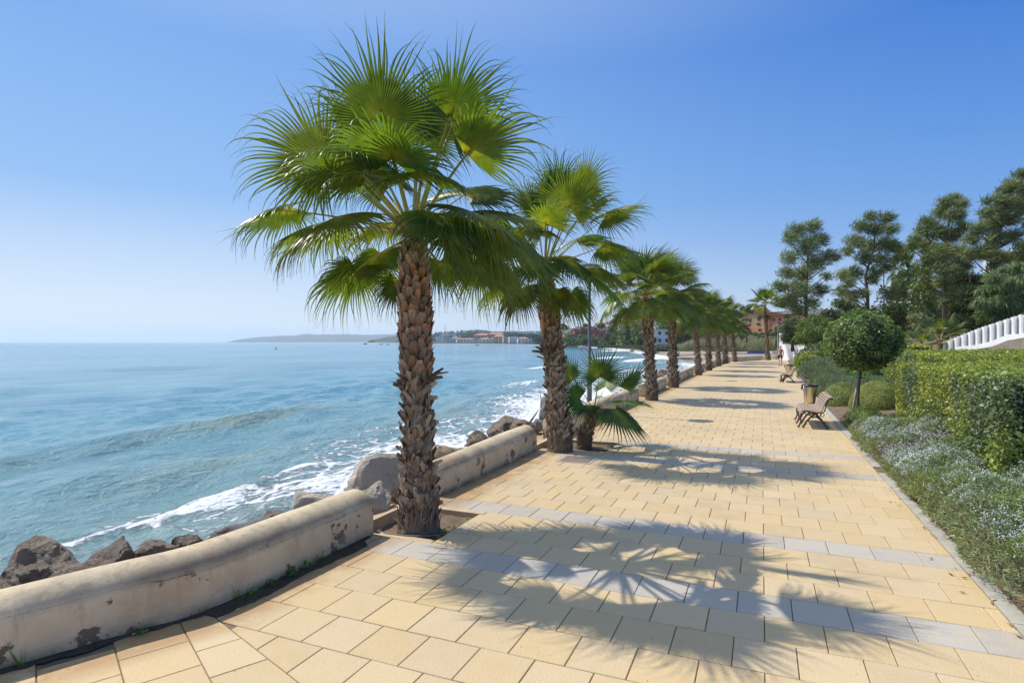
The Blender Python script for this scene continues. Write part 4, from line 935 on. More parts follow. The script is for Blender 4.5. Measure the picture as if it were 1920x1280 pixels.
# bed surface under the carpet
V = []; F = []; yy_ = [2.4 + .25 * i for i in range(53)]; tt_ = [0, .04, .10, .18, .3, .5, .8, 1.2, 1.8, 2.6, 3.4]
for y in yy_:
    for t in tt_:
        x = lerp(XR, y) + .14 + t; V.append((x, y, max(.0, bedsurf(x, y) - .20) if t > .12 else .0))
nx = len(tt_); F = [(j * nx + i, j * nx + i + 1, (j + 1) * nx + i + 1, (j + 1) * nx + i) for j in range(len(yy_) - 1) for i in range(nx - 1)]
tag(npmesh('planting_bed', V, F, M_CORE, smooth=True), kind='structure')
OL = ([(.33, .37, .10), (.38, .40, .12)], [(.23, .28, .09), (.27, .31, .10)])
ROS = ([(.25, .30, .17), (.32, .36, .22)], [(.15, .20, .12), (.19, .24, .15)])
BLUE = [(.42, .46, .62), (.55, .58, .70)]
mound('dome_bush', tuple(PD(1648, 17.8, .0)), .80, 1.15, .92, 30000, 'smooth domed olive-green bush beside the trunk of the small round tree', OL, (.032, .014), M_NEEDLE, 11, up=.2, tilt=.45, lump=.03, cat='bush')
mound('dome_bush', tuple(PD(1585, 19.4, .0)), .75, .9, .78, 20000, 'lower olive-green dome behind the small tree trunk, left of the larger dome', OL, (.034, .015), M_NEEDLE, 12, up=.2, tilt=.45, lump=.04, cat='bush')
mound('flowering_bush', (2.42, 16.9, .0), .50, 1.3, .40, 9000, 'low green bush with pinkish-lilac flowers behind the nearest bench', ([(.16, .24, .05), (.20, .27, .06)], [(.09, .15, .04)]), (.035, .02), M_LEAF, 13, up=.2, lump=.2, flowers=(130, .022, [(.55, .35, .58), (.62, .42, .62)]))
mound('rosemary_bush', (3.1, 22.6, .0), 1.15, 1.5, .95, 14000, 'blue-grey flowering rosemary bush right of the first litter bin', ROS, (.07, .012), M_NEEDLE, 14, up=.8, flowers=(900, .035, BLUE), lump=.16)
mound('rosemary_bush', (2.75, 25.6, .0), 1.0, 1.4, .85, 10000, 'grey-green rosemary bush hanging over the kerb past the first litter bin', ROS, (.08, .014), M_NEEDLE, 15, up=.8, flowers=(300, .035, BLUE), lump=.16)
mound('rosemary_bush', (2.95, 29.5, .0), 1.0, 2.0, 1.0, 10000, 'tall grey-green rosemary bush just before the second bench', ROS, (.09, .016), M_NEEDLE, 16, up=.8, flowers=(150, .035, BLUE), lump=.16)
mound('rosemary_bush', (3.2, 37.5, .0), 1.2, 3.4, 1.1, 9000, 'long rosemary hedge-bush beside the second litter bin', ROS, (.12, .022), M_NEEDLE, 17, up=.8, flowers=(300, .05, [(.45, .42, .62)]), lump=.16)
mound('green_bush', (3.9, 26.5, .2), 1.0, 1.6, 1.75, 10000, 'bright green leafy bush left of the small round tree', ([(.12, .27, .03), (.16, .32, .04)], [(.06, .15, .03)]), (.09, .035), M_LEAF, 18, up=.2, lump=.2, cat='bush')
mound('yellow_bush', (3.6, 47, .1), 1.5, 3.2, 1.35, 6000, 'yellow-green bush by the walking man', ([(.34, .36, .04), (.26, .30, .04)], [(.14, .19, .04)]), (.14, .08), M_LEAF, 19, up=.2, lump=.2, cat='bush')
mound('dark_bush', (4.6, 53, .1), 2.0, 5.0, 1.9, 7000, 'dark green bush below the white garden wall', ([(.09, .14, .04)], [(.05, .085, .03)]), (.16, .09), M_LEAF, 20, up=.2, lump=.2, cat='bush')
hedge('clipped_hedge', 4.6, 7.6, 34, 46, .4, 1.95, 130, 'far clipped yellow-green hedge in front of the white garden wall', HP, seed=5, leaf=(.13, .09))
# variegated yucca
r_ = np.random.default_rng(5); yu = empty('variegated_yucca', (4.3, 33.0, .5), 0, 'yellow-striped spiky plant behind the rosemary bushes', 'plant')
mb = MB()
for i in range(46):
    a_ = i * 2.4; e_ = R(15 + 65 * (i / 46)); L = r_.uniform(.9, 1.3); d_ = Vector((math.cos(a_) * math.cos(e_), math.sin(a_) * math.cos(e_), math.sin(e_))); sd_ = Vector((-math.sin(a_), math.cos(a_), 0)); mb.col = (.50, .48, .10) if i % 3 else (.25, .32, .08)
    p0 = Vector((0, 0, .25)); p1 = p0 + d_ * L * .55; p2 = p0 + d_ * L - Vector((0, 0, .12)); w_ = .045
    a, b, c, d, e = mb.vert(p0 - sd_ * w_ * .6), mb.vert(p0 + sd_ * w_ * .6), mb.vert(p1 + sd_ * w_), mb.vert(p1 - sd_ * w_), mb.vert(p2); mb.face((a, b, c, d)); mb.face((d, c, e))
mb.build('leaves', M_LEAF, yu); mb = MB(); mb.col = (.3, .22, .14); mb.tube([(0, 0, -.4), (0, 0, .3)], [.09, .07]); mb.build('trunk', M_BARK, yu)
# ---- small round-crowned tree with a stake
TB = PD(1607, 15.8); tr = empty('round_crowned_tree', TB, 0, 'small clipped round-crowned tree tied to a stake between the bushes', 'tree')
TC = PYD(1612, 638, 18.3) - TB; TC = Vector((TC.x, TC.y, TC.z))
mb = MB(); mb.col = (.34, .27, .2); mb.tube([(0, 0, -.1), (.01, 0, .5), (.03, .01, .9), (.10, .02, 1.6)], [.055, .048, .042, .038], 10)
for i in range(9):
    a_ = i * 2.4; mb.tube([(.10, .02, 1.42), (.10 + .3 * math.cos(a_), .02 + .3 * math.sin(a_), 1.75), (.10 + .75 * math.cos(a_), .02 + .75 * math.sin(a_), 2.0 + .08 * i)], [.026, .018, .008], 6)
mb.build('trunk', M_TWIG, tr, smooth=True)
mb = MB(); mb.tube([(-.16, -.12, -.1), (.05, -.07, 1.35)], [.034, .03], 10); mb.build('stake', simple('weathered_stake', (.42, .36, .28), (.32, .27, .21), 12., .85, .4, bsc=50), tr, smooth=True)
mb = MB(); mb.tube([(.06 + .075 * math.cos(a), -.03 + .075 * math.sin(a), 1.15) for a in [i * math.pi / 6 for i in range(13)]], .012, 6); mb.build('tie', simple('rubber_tie', (.03, .03, .03), (.05, .05, .05), rough=.6), tr)
n_ = 15000; u = nrmz(r_.normal(size=(n_, 3))); rad_ = (1.0 - r_.random(n_) ** 2.0 * .55)
ctr = np.array([.13, .02, 2.13]); lum = np.array([noise.noise(Vector(q) * 2.3) * .16 + noise.noise(Vector(q) * 5.5) * .08 for q in u])
P = ctr + u * np.array([.90, .90, 0.80]) * (rad_ * (1 + lum))[:, None]; P[:, 2] = np.maximum(P[:, 2], 1.18 + .12 * r_.random(n_) + .25 * np.hypot(u[:, 0], u[:, 1]))
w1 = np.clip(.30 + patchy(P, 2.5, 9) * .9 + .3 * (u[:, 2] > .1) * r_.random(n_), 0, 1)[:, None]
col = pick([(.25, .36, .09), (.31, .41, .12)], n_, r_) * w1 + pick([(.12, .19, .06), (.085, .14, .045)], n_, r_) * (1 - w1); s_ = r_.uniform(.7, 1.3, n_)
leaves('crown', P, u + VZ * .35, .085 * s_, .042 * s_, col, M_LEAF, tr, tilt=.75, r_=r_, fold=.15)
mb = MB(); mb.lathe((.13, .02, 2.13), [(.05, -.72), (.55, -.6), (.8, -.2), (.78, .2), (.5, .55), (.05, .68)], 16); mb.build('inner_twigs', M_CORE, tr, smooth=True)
# ================================================================== promenade furniture and the walker
M_WOOD = simple('bench_wood', (.30, .215, .155), (.40, .31, .24), 5., .75, .4, bsc=40, world=False)
M_IRON = simple('cast_iron', (.065, .05, .042), (.11, .085, .07), 9., .55, .3)
M_STEEL, n = mat('brushed_steel', (.62, .55, .42), .32, .95); n.nrm(n.bump(n.noise(60, 3, .6, n.scale(n.obj(), (1, 1, .05))), .12, .003))
M_BAG = simple('bin_bag', (.012, .016, .03), (.02, .025, .045), 20., .35, .6, bsc=30, dist=.02)
def bench(loc, label, L=1.85):
    """faces the sea (-X); length along Y; slats on an S-shaped iron frame"""
    t = empty('park_bench', loc, 0, label, 'bench', 'slatted benches along the promenade')
    # profile (x, z) of the slat line: front lip, seat, curve, back, rolled top
    pr = [(-.02, .385), (.01, .425), (.055, .445), (.11, .445), (.165, .438), (.22, .428), (.275, .418), (.33, .41), (.385, .415), (.43, .45), (.455, .50), (.475, .555), (.495, .61), (.52, .665), (.55, .715), (.59, .755), (.64, .77), (.685, .75)]
    for i, (x, z) in enumerate(pr):
        a, b = pr[max(0, i - 1)], pr[min(len(pr) - 1, i + 1)]; an = math.atan2(b[1] - a[1], b[0] - a[0])
        M_ = Matrix.Translation((x, L / 2, z)) @ Matrix.Rotation(-an, 4, 'Y'); mb = MB(); mb.box((0, 0, 0), (.042, L, .024), M=M_); mb.build('slat', M_WOOD, t, bevel=.004)
    for y in (.14, L / 2, L - .14):
        mb = MB()
        mb.tube([(x, y, z - .026) for x, z in pr], [.016] * len(pr), 6)                       # rail under the slats
        mb.tube([(-.01, y, .37), (-.03, y, .27), (-.015, y, .16), (-.05, y, .05), (-.085, y, .018)], [.017, .022, .018, .02, .026], 8)  # scrolled front foot
        mb.tube([(.05, y, .40), (.10, y, .33), (.20, y, .31), (.30, y, .34), (.38, y, .38)], [.013] * 5, 6)
        mb.build('side_frame', M_IRON, t, smooth=True)
        mb = MB(); mb.tube([(.28, y, .40), (.24, y, .31), (.17, y, .24), (.10, y, .15), (.06, y, .06), (.02, y, .016)], [.016, .020, .022, .022, .022, .03], 8); mb.build('leg', M_IRON, t, smooth=True)
        mb = MB(); mb.tube([(.22, y, .26), (.32, y, .29), (.42, y, .22), (.50, y, .10), (.58, y, .016)], [.016, .022, .024, .023, .03], 8); mb.build('leg', M_IRON, t, smooth=True)
        mb = MB(); mb.tube([(.40, y, .30), (.44, y, .38), (.50, y, .43), (.53, y, .55), (.57, y, .68), (.62, y, .73)], [.012, .014, .014, .013, .012, .012], 6)
        mb.tube([(.45 + .045 * math.cos(a), y, .335 + .045 * math.sin(a)) for a in [q * math.pi / 4 for q in range(9)]], .009, 6)
        mb.tube([(.24 + .05 * math.cos(a), y, .335 + .035 * math.sin(a)) for a in [q * math.pi / 4 for q in range(9)]], .009, 6); mb.build('scroll_brace', M_IRON, t, smooth=True)
    return t
b1 = bench((.90, 15.95, 0), 'nearer wooden slatted bench on curved iron legs, beside the first litter bin')
copy_thing(b1, (.98, 33.5, 0), 0, (1, 1, 1), 'farther wooden slatted bench, beside the second litter bin')
def bin_(loc, label):
    t = empty('litter_bin', loc, 0, label, 'litter bin', 'steel litter bins beside the benches'); mb = MB()
    mb.lathe((0, 0, 0), [(.165, .02), (.17, .03), (.235, .62), (.232, .62), (.16, .04)], 28, cap=True); mb.build('body', M_STEEL, t, smooth=True, auto=40)
    mb = MB(); mb.tube([(-.16, -.17, 0), (-.20, -.205, .6)], .012, 8); mb.build('support_bar', M_STEEL, t, smooth=True)
    mb = MB(); mb.lathe((0, 0, 0), [(.20, .50), (.24, .60), (.247, .648), (.255, .652), (.258, .60), (.25, .585)], 36, cap=False)
    for i, v in enumerate(mb.v): k_ = noise.noise(Vector(v) * 14); mb.v[i] = (v[0] * (1 + .03 * k_), v[1] * (1 + .03 * k_), v[2] + .022 * k_)
    for i in range(3): mb.tube([(-.24, -.09 + i * .05, .60), (-.255, -.08 + i * .05, .52), (-.243, -.085 + i * .05, .44)], [.02, .022, .004], 6)
    mb.build('bin_bag', M_BAG, t, smooth=True)
    mb = MB(); mb.lathe((0, 0, 0), [(.20, .0), (.20, .02)], 24); mb.build('foot_plate', M_STEEL, t); return t
n1 = bin_((1.52, 22.6, 0), 'nearer steel litter bin lined with a dark bag, behind the nearer bench')
copy_thing(n1, (1.62, 42.2, 0), 0, (1, 1, 1), 'farther steel litter bin, behind the farther bench')
# street lamps on the seaward side of the wall
M_POLE = simple('lamp_pole_paint', (.11, .115, .12), (.14, .145, .15), 4., .45, .05); M_LGLASS = simple('frosted_lamp_glass', (.62, .64, .64), (.58, .6, .6), 3., .3, .0)
def lamp(loc, label, h_=4.3):
    t = empty('street_lamp', loc, 0, label, 'street lamp', 'lamp posts along the promenade'); mb = MB()
    mb.lathe((0, 0, 0), [(.075, 0), (.075, 1.3), (.07, 1.33), (.045, 1.36), (.042, h_ - .35), (.06, h_ - .33), (.06, h_ - .28)], 14); mb.build('pole', M_POLE, t, smooth=True, auto=40)
    mb = MB(); mb.lathe((0, 0, h_), [(.06, -.28), (.10, -.26), (.17, -.02), (.17, .0)], 18); mb.build('lamp_glass', M_LGLASS, t, smooth=True, auto=40)
    mb = MB(); mb.lathe((0, 0, h_), [(.33, -.005), (.335, .015), (.30, .035), (.12, .075), (.03, .085)], 28); mb.build('lamp_shade', M_POLE, t, smooth=True, auto=40)
    return t
l1 = lamp((-4.62, 16.75, -.35), 'nearest lamp post, rising behind the small palm', 4.65)
copy_thing(l1, (-4.12 - .48, 34.2, -.35), 0, (1, 1, 1), 'second lamp post, between the fourth and fifth palms')
copy_thing(l1, (-3.9, 59.5, -.3), 0, (1, 1, 1), 'third lamp post, hidden low behind the eighth palm')
l2 = copy_thing(l1, (1.85, 80, -.3), 0, (1, 1, 1), 'pale lamp post at the end of the promenade beside the white wall')
for ch in l2.children:
    if ch.name.startswith('pole'): ch.data = ch.data.copy(); ch.data.materials[0] = simple('pale_pole', (.45, .43, .38), (.4, .38, .34), 3., .6, .1)
# ---- the walker, seen from behind
def skin(name, verts, edges, radii, mat_, parent, sub=2, rootv=0):
    me = bpy.data.meshes.new(name); me.from_pydata(verts, edges, []); o = link(name, me, parent); me.materials.append(mat_)
    md = o.modifiers.new('skin', 'SKIN'); sk = me.skin_vertices[0].data
    for i, r0 in enumerate(radii): sk[i].radius = r0 if hasattr(r0, '__len__') else (r0, r0)
    sk[rootv].use_root = True; sd_ = o.modifiers.new('sub', 'SUBSURF'); sd_.levels = sub; sd_.render_levels = sub
    md.use_smooth_shade = True; return o
M_SKIN = simple('tanned_skin', (.62, .34, .24), (.54, .28, .19), 9., .55, .1, world=False); M_SHORT = simple('navy_swim_shorts', (.012, .016, .05), (.02, .025, .075), 9., .8, .3)
M_HAIR = simple('white_hair', (.62, .60, .56), (.5, .48, .45), 40., .8, .6); M_SHOE = simple('dark_sandal', (.03, .025, .02), (.05, .04, .03), 9., .7, .2)
man = empty('person', GR(1463, 685), R(4), 'white-haired man seen from behind in navy swimming shorts, walking away bare-chested', 'person')
# x right, y forward (away), z up; mid-stride
vv = [(0, 0, .93), (0, .0, 1.05), (0, .01, 1.18), (0, .02, 1.32), (0, .03, 1.43), (0, .045, 1.50), (0, .055, 1.56),      # 0-6 pelvis .. neck
      (.11, 0, .88), (.12, .10, .50), (.115, .02, .11), (.115, .05, .045), (.125, .17, .03),                          # 7-11 right leg forward
      (-.11, 0, .88), (-.11, -.02, .49), (-.10, -.22, .15), (-.10, -.25, .09), (-.10, -.15, .035),                     # 12-16 left leg trailing
      (.19, .02, 1.41), (.25, -.05, 1.15), (.27, .02, .93), (.265, .04, .85),                                          # 17-20 right arm
      (-.19, .02, 1.41), (-.27, .06, 1.15), (-.25, .20, .96), (-.24, .25, .89),                                        # 21-24 left arm
      (0, .06, 1.62), (0, .065, 1.70)]
ee = [(0, 1), (1, 2), (2, 3), (3, 4), (4, 5), (5, 6), (0, 7), (7, 8), (8, 9), (9, 10), (10, 11), (0, 12), (12, 13), (13, 14), (14, 15), (15, 16), (4, 17), (17, 18), (18, 19), (19, 20), (4, 21), (21, 22), (22, 23), (23, 24), (6, 25), (25, 26)]
ra = [(.165, .135), (.18, .15), (.18, .14), (.19, .13), (.15, .10), (.062, .062), (.056, .058), .09, .058, .036, .036, .028, .09, .058, .036, .036, .028, .056, .042, .03, .032, .056, .042, .03, .032, (.074, .09), (.068, .082)]
body = skin('body', vv, ee, ra, M_SKIN, man)
# fingers
def hand(base, dirn, par):
    b = Vector(base); d_ = Vector(dirn).normalized(); sx = Vector((0, 1, 0)); 
    for i in range(4):
        p0 = b + sx * (-.022 + .015 * i); L = (.062, .074, .07, .055)[i]; mb = MB(); mb.tube([p0, p0 + d_ * L * .55, p0 + (d_ + Vector((-.25 * np.sign(b.x), 0, 0))).normalized() * L], [.009, .0085, .006], 6); mb.build('finger', M_SKIN, par, smooth=True)
    mb = MB(); mb.tube([b + sx * .02 + Vector((0, 0, .03)), b + sx * .045 + d_ * .015, b + sx * .05 + d_ * .04], [.011, .010, .007], 6); mb.build('thumb', M_SKIN, par, smooth=True)
hand((.265, .04, .835), (0, .1, -1), body); hand((-.24, .262, .875), (0, .3, -1), body)
sh_v = [(0, 0, .97), (0, 0, .86), (.11, 0, .88), (.118, .03, .74), (.122, .07, .61), (-.11, 0, .88), (-.11, -.005, .74), (-.11, -.015, .60)]
skin('shorts', sh_v, [(0, 1), (0, 2), (2, 3), (3, 4), (0, 5), (5, 6), (6, 7)], [(.178, .145), (.12, .11), .115, .104, .098, .115, .104, .098], M_SHORT, man)
mb = MB(); mb.lathe((0, .052, 1.665), [(.10, -.075), (.118, -.02), (.118, .04), (.098, .09), (.05, .118), (.005, .124)], 16)
for i, v in enumerate(mb.v): k_ = 1 + .05 * noise.noise(Vector(v) * 30); mb.v[i] = (v[0] * .86 * k_, .030 + (v[1] - .052) * 1.0 * k_, v[2])
mb.build('hair', M_HAIR, man, smooth=True)
for s_ in (1, -1): mb = MB(); mb.tube([(.075 * s_, .06, 1.60), (.088 * s_, .055, 1.63), (.08 * s_, .06, 1.66)], [.008, .014, .008], 6); mb.build('ear', M_SKIN, body)
mb = MB(); mb.tube([(0, .14, 1.65), (0, .168, 1.62), (0, .15, 1.605)], [.008, .014, .01], 6); mb.build('nose', M_SKIN, body)
for p_, r0 in (((.12, .10, .018), 0), ((-.10, -.19, .035), -.35)):
    mb = MB(); M_ = Matrix.Translation(p_) @ Matrix.Rotation(r0, 4, 'X'); mb.box((0, 0, 0), (.09, .26, .03), M=M_); mb.tube([M_ @ Vector((-.045, .05, 0)), M_ @ Vector((0, .05, .06)), M_ @ Vector((.045, .05, 0))], .012, 6); mb.build('sandal', M_SHOE, man, bevel=.01)
# ================================================================== beyond the promenade
M_FARLEAF = leafmat('far_leaf', .15, .8, .2, .15, (1.1, 1.15, .6))
M_TRUNK = simple('tree_bark', (.16, .12, .09), (.09, .07, .055), 3., .95, .5, bsc=14, dist=.03)
def q4(x, y): return 1400 + x / 3.2, 300 + y / 3.2
DK = ([(.17, .22, .07), (.22, .25, .085)], [(.08, .12, .045), (.055, .09, .035)])
CAS = ([(.32, .34, .12), (.38, .37, .14), (.26, .31, .11)], [(.15, .20, .085), (.11, .16, .07)])
def clumptree(name, clumps, d, trunkpts, label, pal, n_, strip=(.55, .05), wind=(.8, 0, .25), seed=0, cat='tree', group=None, rad0=.22, leafy=None, zbase=None, limbs=True, dz=1.0, mat_=None, flat=1.0):
    """clumps (px, py, r_px) at depth d become a cloud of fine sprays carried by a trunk and limbs"""
    r_ = np.random.default_rng(seed); k_ = d / FPX
    base = PYD(trunkpts[0][0], trunkpts[0][1], d); zb = zbase if zbase is not None else base.z
    root = empty(name, (base.x, base.y, zb), 0, label, cat, group); O = np.array([base.x, base.y, zb])
    tot = sum(r * r for _, _, r in clumps); Ps = []; Ns = []; Cs = []; ctrs = []
    for (px, py, r) in clumps:
        dd = d + r_.normal() * dz * r * k_ * 1.2 * (1 if limbs else .5); c_ = np.array(PYD(px, py, dd)) - O; ctrs.append((c_, r * k_))
        m_ = int(n_ * r * r / tot); u = nrmz(r_.normal(size=(m_, 3))); rr = r_.random((m_, 1)) ** .6
        lum = np.array([noise.noise(Vector(q) * 2.2 + Vector((px, py, 0)) * .1) for q in u])[:, None] * .55 + 1
        P = c_ + u * rr * lum * r * k_ * np.array([1.12, 1.12, .82 * flat]); Ps.append(P); Ns.append(u)
        tone = .5 + .45 * u[:, 2] * 0 + .35 * r_.normal() * .6 + .25 * r_.normal(size=m_) + .5 * lum[:, 0] - .5; w1 = np.clip(tone, 0, 1)[:, None]
        Cs.append(pick(pal[0], m_, r_) * w1 + pick(pal[1], m_, r_) * (1 - w1))
    P = np.concatenate(Ps); U = np.concatenate(Ns); col = np.concatenate(Cs); m_ = len(P)
    if leafy: leaves('crown', P, U, leafy[0] * r_.uniform(.7, 1.3, m_), leafy[1] * r_.uniform(.7, 1.3, m_), col, mat_ or M_FARLEAF, root, tilt=.8, r_=r_)
    else:
        t = nrmz(U * .7 + np.array(wind) + .4 * r_.normal(size=(m_, 3))); nn = nrmz(np.cross(t, r_.normal(size=(m_, 3)))); b = np.cross(nn, t); L = strip[0] * r_.uniform(.5, 1.3, (m_, 1)); Wd = strip[1] / 2
        V = np.stack([P - b * Wd, P + b * Wd, P + t * L + b * Wd * .2, P + t * L - b * Wd * .2], 1).reshape(-1, 3); npmesh('crown', V, np.arange(m_ * 4).reshape(-1, 4), mat_ or M_FARLEAF, np.repeat(col, 4, 0), parent=root)
    tp = [Vector(np.array(PYD(a, b_, d)) - O) for a, b_ in trunkpts]; tp[0] = Vector((0, 0, -.3)) if zbase is not None else tp[0] - Vector((0, 0, .2)); mb = MB()
    if len(tp) > 1:
        mb.tube(tp, [rad0 * (1 - .85 * i / (len(tp) - 1)) for i in range(len(tp))], 9)
        if limbs:
            for c_, rr in ctrs:
                c_ = Vector(c_); zt = c_.z - (.5 + .5 * r_.random()) * abs(Vector((c_.x, c_.y, 0)).length) * .8 - .3
                # nearest trunk point at that height
                q = tp[-1]
                for a, b_ in zip(tp, tp[1:]):
                    if a.z <= zt <= b_.z or (zt < tp[0].z and a is tp[0]): f_ = max(0, min(1, (zt - a.z) / max(.01, b_.z - a.z))); q = a.lerp(b_, f_)
                mid_ = q.lerp(c_, .55) + Vector((0, 0, -.12 * (c_ - q).length * .3)); mb.tube([q, mid_, c_ + (c_ - mid_) * .3], [rad0 * .34, rad0 * .2, rad0 * .07], 5)
        mb.build('trunk', M_TRUNK, root, smooth=True)
    return root
T1 = [(390, 400, 60), (300, 430, 70), (250, 470, 50), (430, 480, 60), (350, 520, 85), (250, 590, 60), (480, 580, 60), (400, 620, 75), (230, 680, 55), (320, 690, 75), (470, 700, 38), (190, 760, 55), (300, 780, 85), (430, 780, 60), (250, 850, 75), (380, 860, 55), (190, 850, 50), (300, 900, 50), (530, 590, 30)]
T2 = [(735, 340, 45), (830, 350, 55), (680, 400, 55), (760, 420, 65), (860, 420, 50), (640, 490, 60), (730, 520, 70), (830, 510, 70), (890, 530, 50), (600, 550, 42), (700, 590, 60), (800, 600, 60), (640, 680, 62), (565, 690, 45), (760, 680, 50), (830, 650, 42), (600, 740, 45), (745, 720, 40), (885, 590, 30), (620, 820, 55), (560, 790, 45), (860, 810, 70), (930, 800, 40), (690, 800, 40)]
T3 = [(1230, 240, 55), (1180, 260, 45), (1280, 270, 45), (1160, 320, 55), (1240, 340, 60), (1080, 380, 55), (1040, 430, 45), (1130, 430, 70), (1220, 450, 70), (1290, 400, 42), (1060, 520, 70), (1150, 560, 80), (1240, 560, 80), (1000, 480, 42), (970, 530, 35), (1080, 620, 65), (1180, 660, 75), (1280, 640, 65), (1240, 740, 65), (1150, 740, 42), (1260, 820, 65), (1180, 850, 40), (1060, 720, 35)]
T4 = [(1640, 90, 45), (1590, 150, 52), (1540, 190, 50), (1650, 180, 50), (1500, 240, 42), (1430, 250, 30), (1590, 260, 68), (1500, 300, 60), (1430, 320, 45), (1650, 290, 52), (1560, 350, 75), (1460, 390, 70), (1380, 420, 55), (1340, 480, 50), (1480, 480, 70), (1580, 460, 60), (1650, 530, 60), (1420, 560, 75), (1330, 570, 55), (1540, 590, 60), (1640, 600, 55), (1480, 640, 50), (1700, 200, 60), (1720, 400, 80), (1740, 560, 70)]
tx = lambda L, k_=.84: [(*q4(a, b), r / 3.2 * k_) for a, b, r in L]
gc = 'tall feathery she-oak trees on the right'
clumptree('she_oak_tree', tx(T1), 72, [q4(355, 1020), q4(357, 800), q4(365, 620), q4(392, 400)], 'leftmost tall feathery tree, behind the end palm', CAS, 12500, seed=1, group=gc, strip=(.6, .07), flat=.95)
clumptree('she_oak_tree', tx(T2), 62, [q4(728, 1000), q4(724, 800), q4(712, 700), q4(765, 520), q4(770, 370)], 'second tall feathery tree, above the small round-crowned tree', CAS, 12500, seed=2, group=gc, strip=(.52, .062), flat=.95)
clumptree('she_oak_tree', tx(T3), 52, [q4(1195, 1080), q4(1190, 800), q4(1195, 560), q4(1225, 280)], 'third tall feathery tree with one straight bare trunk, left of the white fence', CAS, 17000, seed=3, group=gc, strip=(.46, .055), flat=.95, rad0=.28)
clumptree('she_oak_tree', tx(T4), 44, [q4(1490, 1000), q4(1495, 680), q4(1500, 520), q4(1575, 200)], 'tallest feathery tree leaning out of the right edge above the white fence', CAS, 19000, seed=4, group=gc, strip=(.40, .047), flat=.95)
# understorey
clumptree('dark_shrub_tree', tx([(880, 900, 70), (840, 950, 60), (940, 950, 60), (900, 1020, 70), (1000, 1010, 40)]), 50, [q4(900, 1090), q4(890, 930)], 'dark shrubby tree behind the small round tree', DK, 7000, seed=5, leafy=(.16, .10), rad0=.1)
clumptree('dark_conifer', tx([(1300, 720, 60), (1380, 740, 60), (1280, 800, 60), (1350, 820, 80), (1420, 860, 60), (1300, 900, 80), (1390, 940, 80), (1320, 1000, 80), (1420, 1010, 60), (1250, 1010, 45)]), 46, [q4(1340, 1090), q4(1340, 700)], 'dense dark conifer filling the gap behind the white fence', ([(.10, .13, .045)], [(.035, .055, .025)]), 12000, seed=6, strip=(.4, .07), wind=(0, 0, .1), rad0=.15)
clumptree('dark_shrub_tree', tx([(560, 860, 55), (620, 880, 55), (520, 930, 50), (600, 950, 60), (680, 900, 50), (660, 970, 50)]), 66, [q4(590, 1060), q4(590, 900)], 'dark shrubs between the first two feathery trees', DK, 5000, seed=7, leafy=(.2, .12), rad0=.1)
clumptree('small_leafy_tree', tx([(1000, 950, 40), (1050, 940, 35), (1090, 960, 30), (1020, 1000, 30)]), 42, [q4(1050, 1090), q4(1040, 1000), q4(1045, 950)], 'thin pale-leaved small tree above the fan-leaved shrub', ([(.28, .30, .12)], [(.16, .20, .09)]), 1600, seed=8, leafy=(.11, .07), rad0=.06)
PEP = [(1480, 700, 50), (1560, 660, 50), (1630, 640, 50), (1430, 780, 50), (1520, 760, 65), (1610, 740, 65), (1680, 720, 60), (1400, 850, 45), (1470, 860, 60), (1560, 850, 70), (1650, 840, 65), (1420, 920, 40), (1500, 930, 42), (1600, 910, 45), (1700, 860, 60), (1740, 760, 60)]
clumptree('pepper_tree', tx(PEP), 34, [q4(1560, 1000), q4(1555, 880), q4(1570, 780)], 'pale green weeping pepper tree overhanging the white fence at the right edge', ([(.24, .31, .13), (.19, .27, .11)], [(.11, .16, .07)]), 15000, seed=9, strip=(.34, .04), wind=(0, 0, -1.1), rad0=.14, mat_=M_LEAF)
clumptree('oleander_bush', [(1476, 612, 14), (1490, 606, 15), (1480, 628, 17), (1498, 622, 16), (1492, 638, 14), (1472, 636, 10), (1508, 636, 10)], 60, [(1486, 655), (1486, 620)], 'dark grey-green oleander bush in front of the white garden wall', ([(.16, .20, .10), (.19, .23, .13)], [(.055, .08, .04)]), 5000, seed=10, leafy=(.22, .09), limbs=False, cat='bush')
clumptree('feathery_tree', [(1510, 608, 13), (1528, 600, 14), (1545, 606, 13), (1506, 628, 13), (1524, 620, 16), (1542, 626, 15), (1515, 640, 9), (1552, 636, 12)], 56, [(1516, 662), (1516, 640), (1524, 610)], 'light green small weeping tree with an orange-brown trunk by the white wall', ([(.24, .30, .08), (.20, .27, .07)], [(.11, .16, .05)]), 5500, seed=11, strip=(.5, .06), wind=(0, 0, -.8), rad0=.12)
clumptree('oleander_bush', [(1552, 590, 14), (1570, 598, 14), (1560, 612, 16), (1574, 622, 14), (1550, 628, 14)], 58, [(1562, 650), (1562, 610)], 'grey-green bush between the white wall and the small round tree', ([(.15, .19, .09)], [(.05, .08, .04)]), 4000, seed=12, leafy=(.22, .12), limbs=False, cat='bush')
clumptree('pine_tree', [(1398, 582, 7), (1392, 578, 5), (1404, 576, 6), (1410, 583, 5), (1386, 588, 5)], 150, [(1400, 640), (1400, 582)], 'round-headed dark pine rising behind the terracotta apartments', DK, 900, seed=13, leafy=(.6, .35), limbs=False)
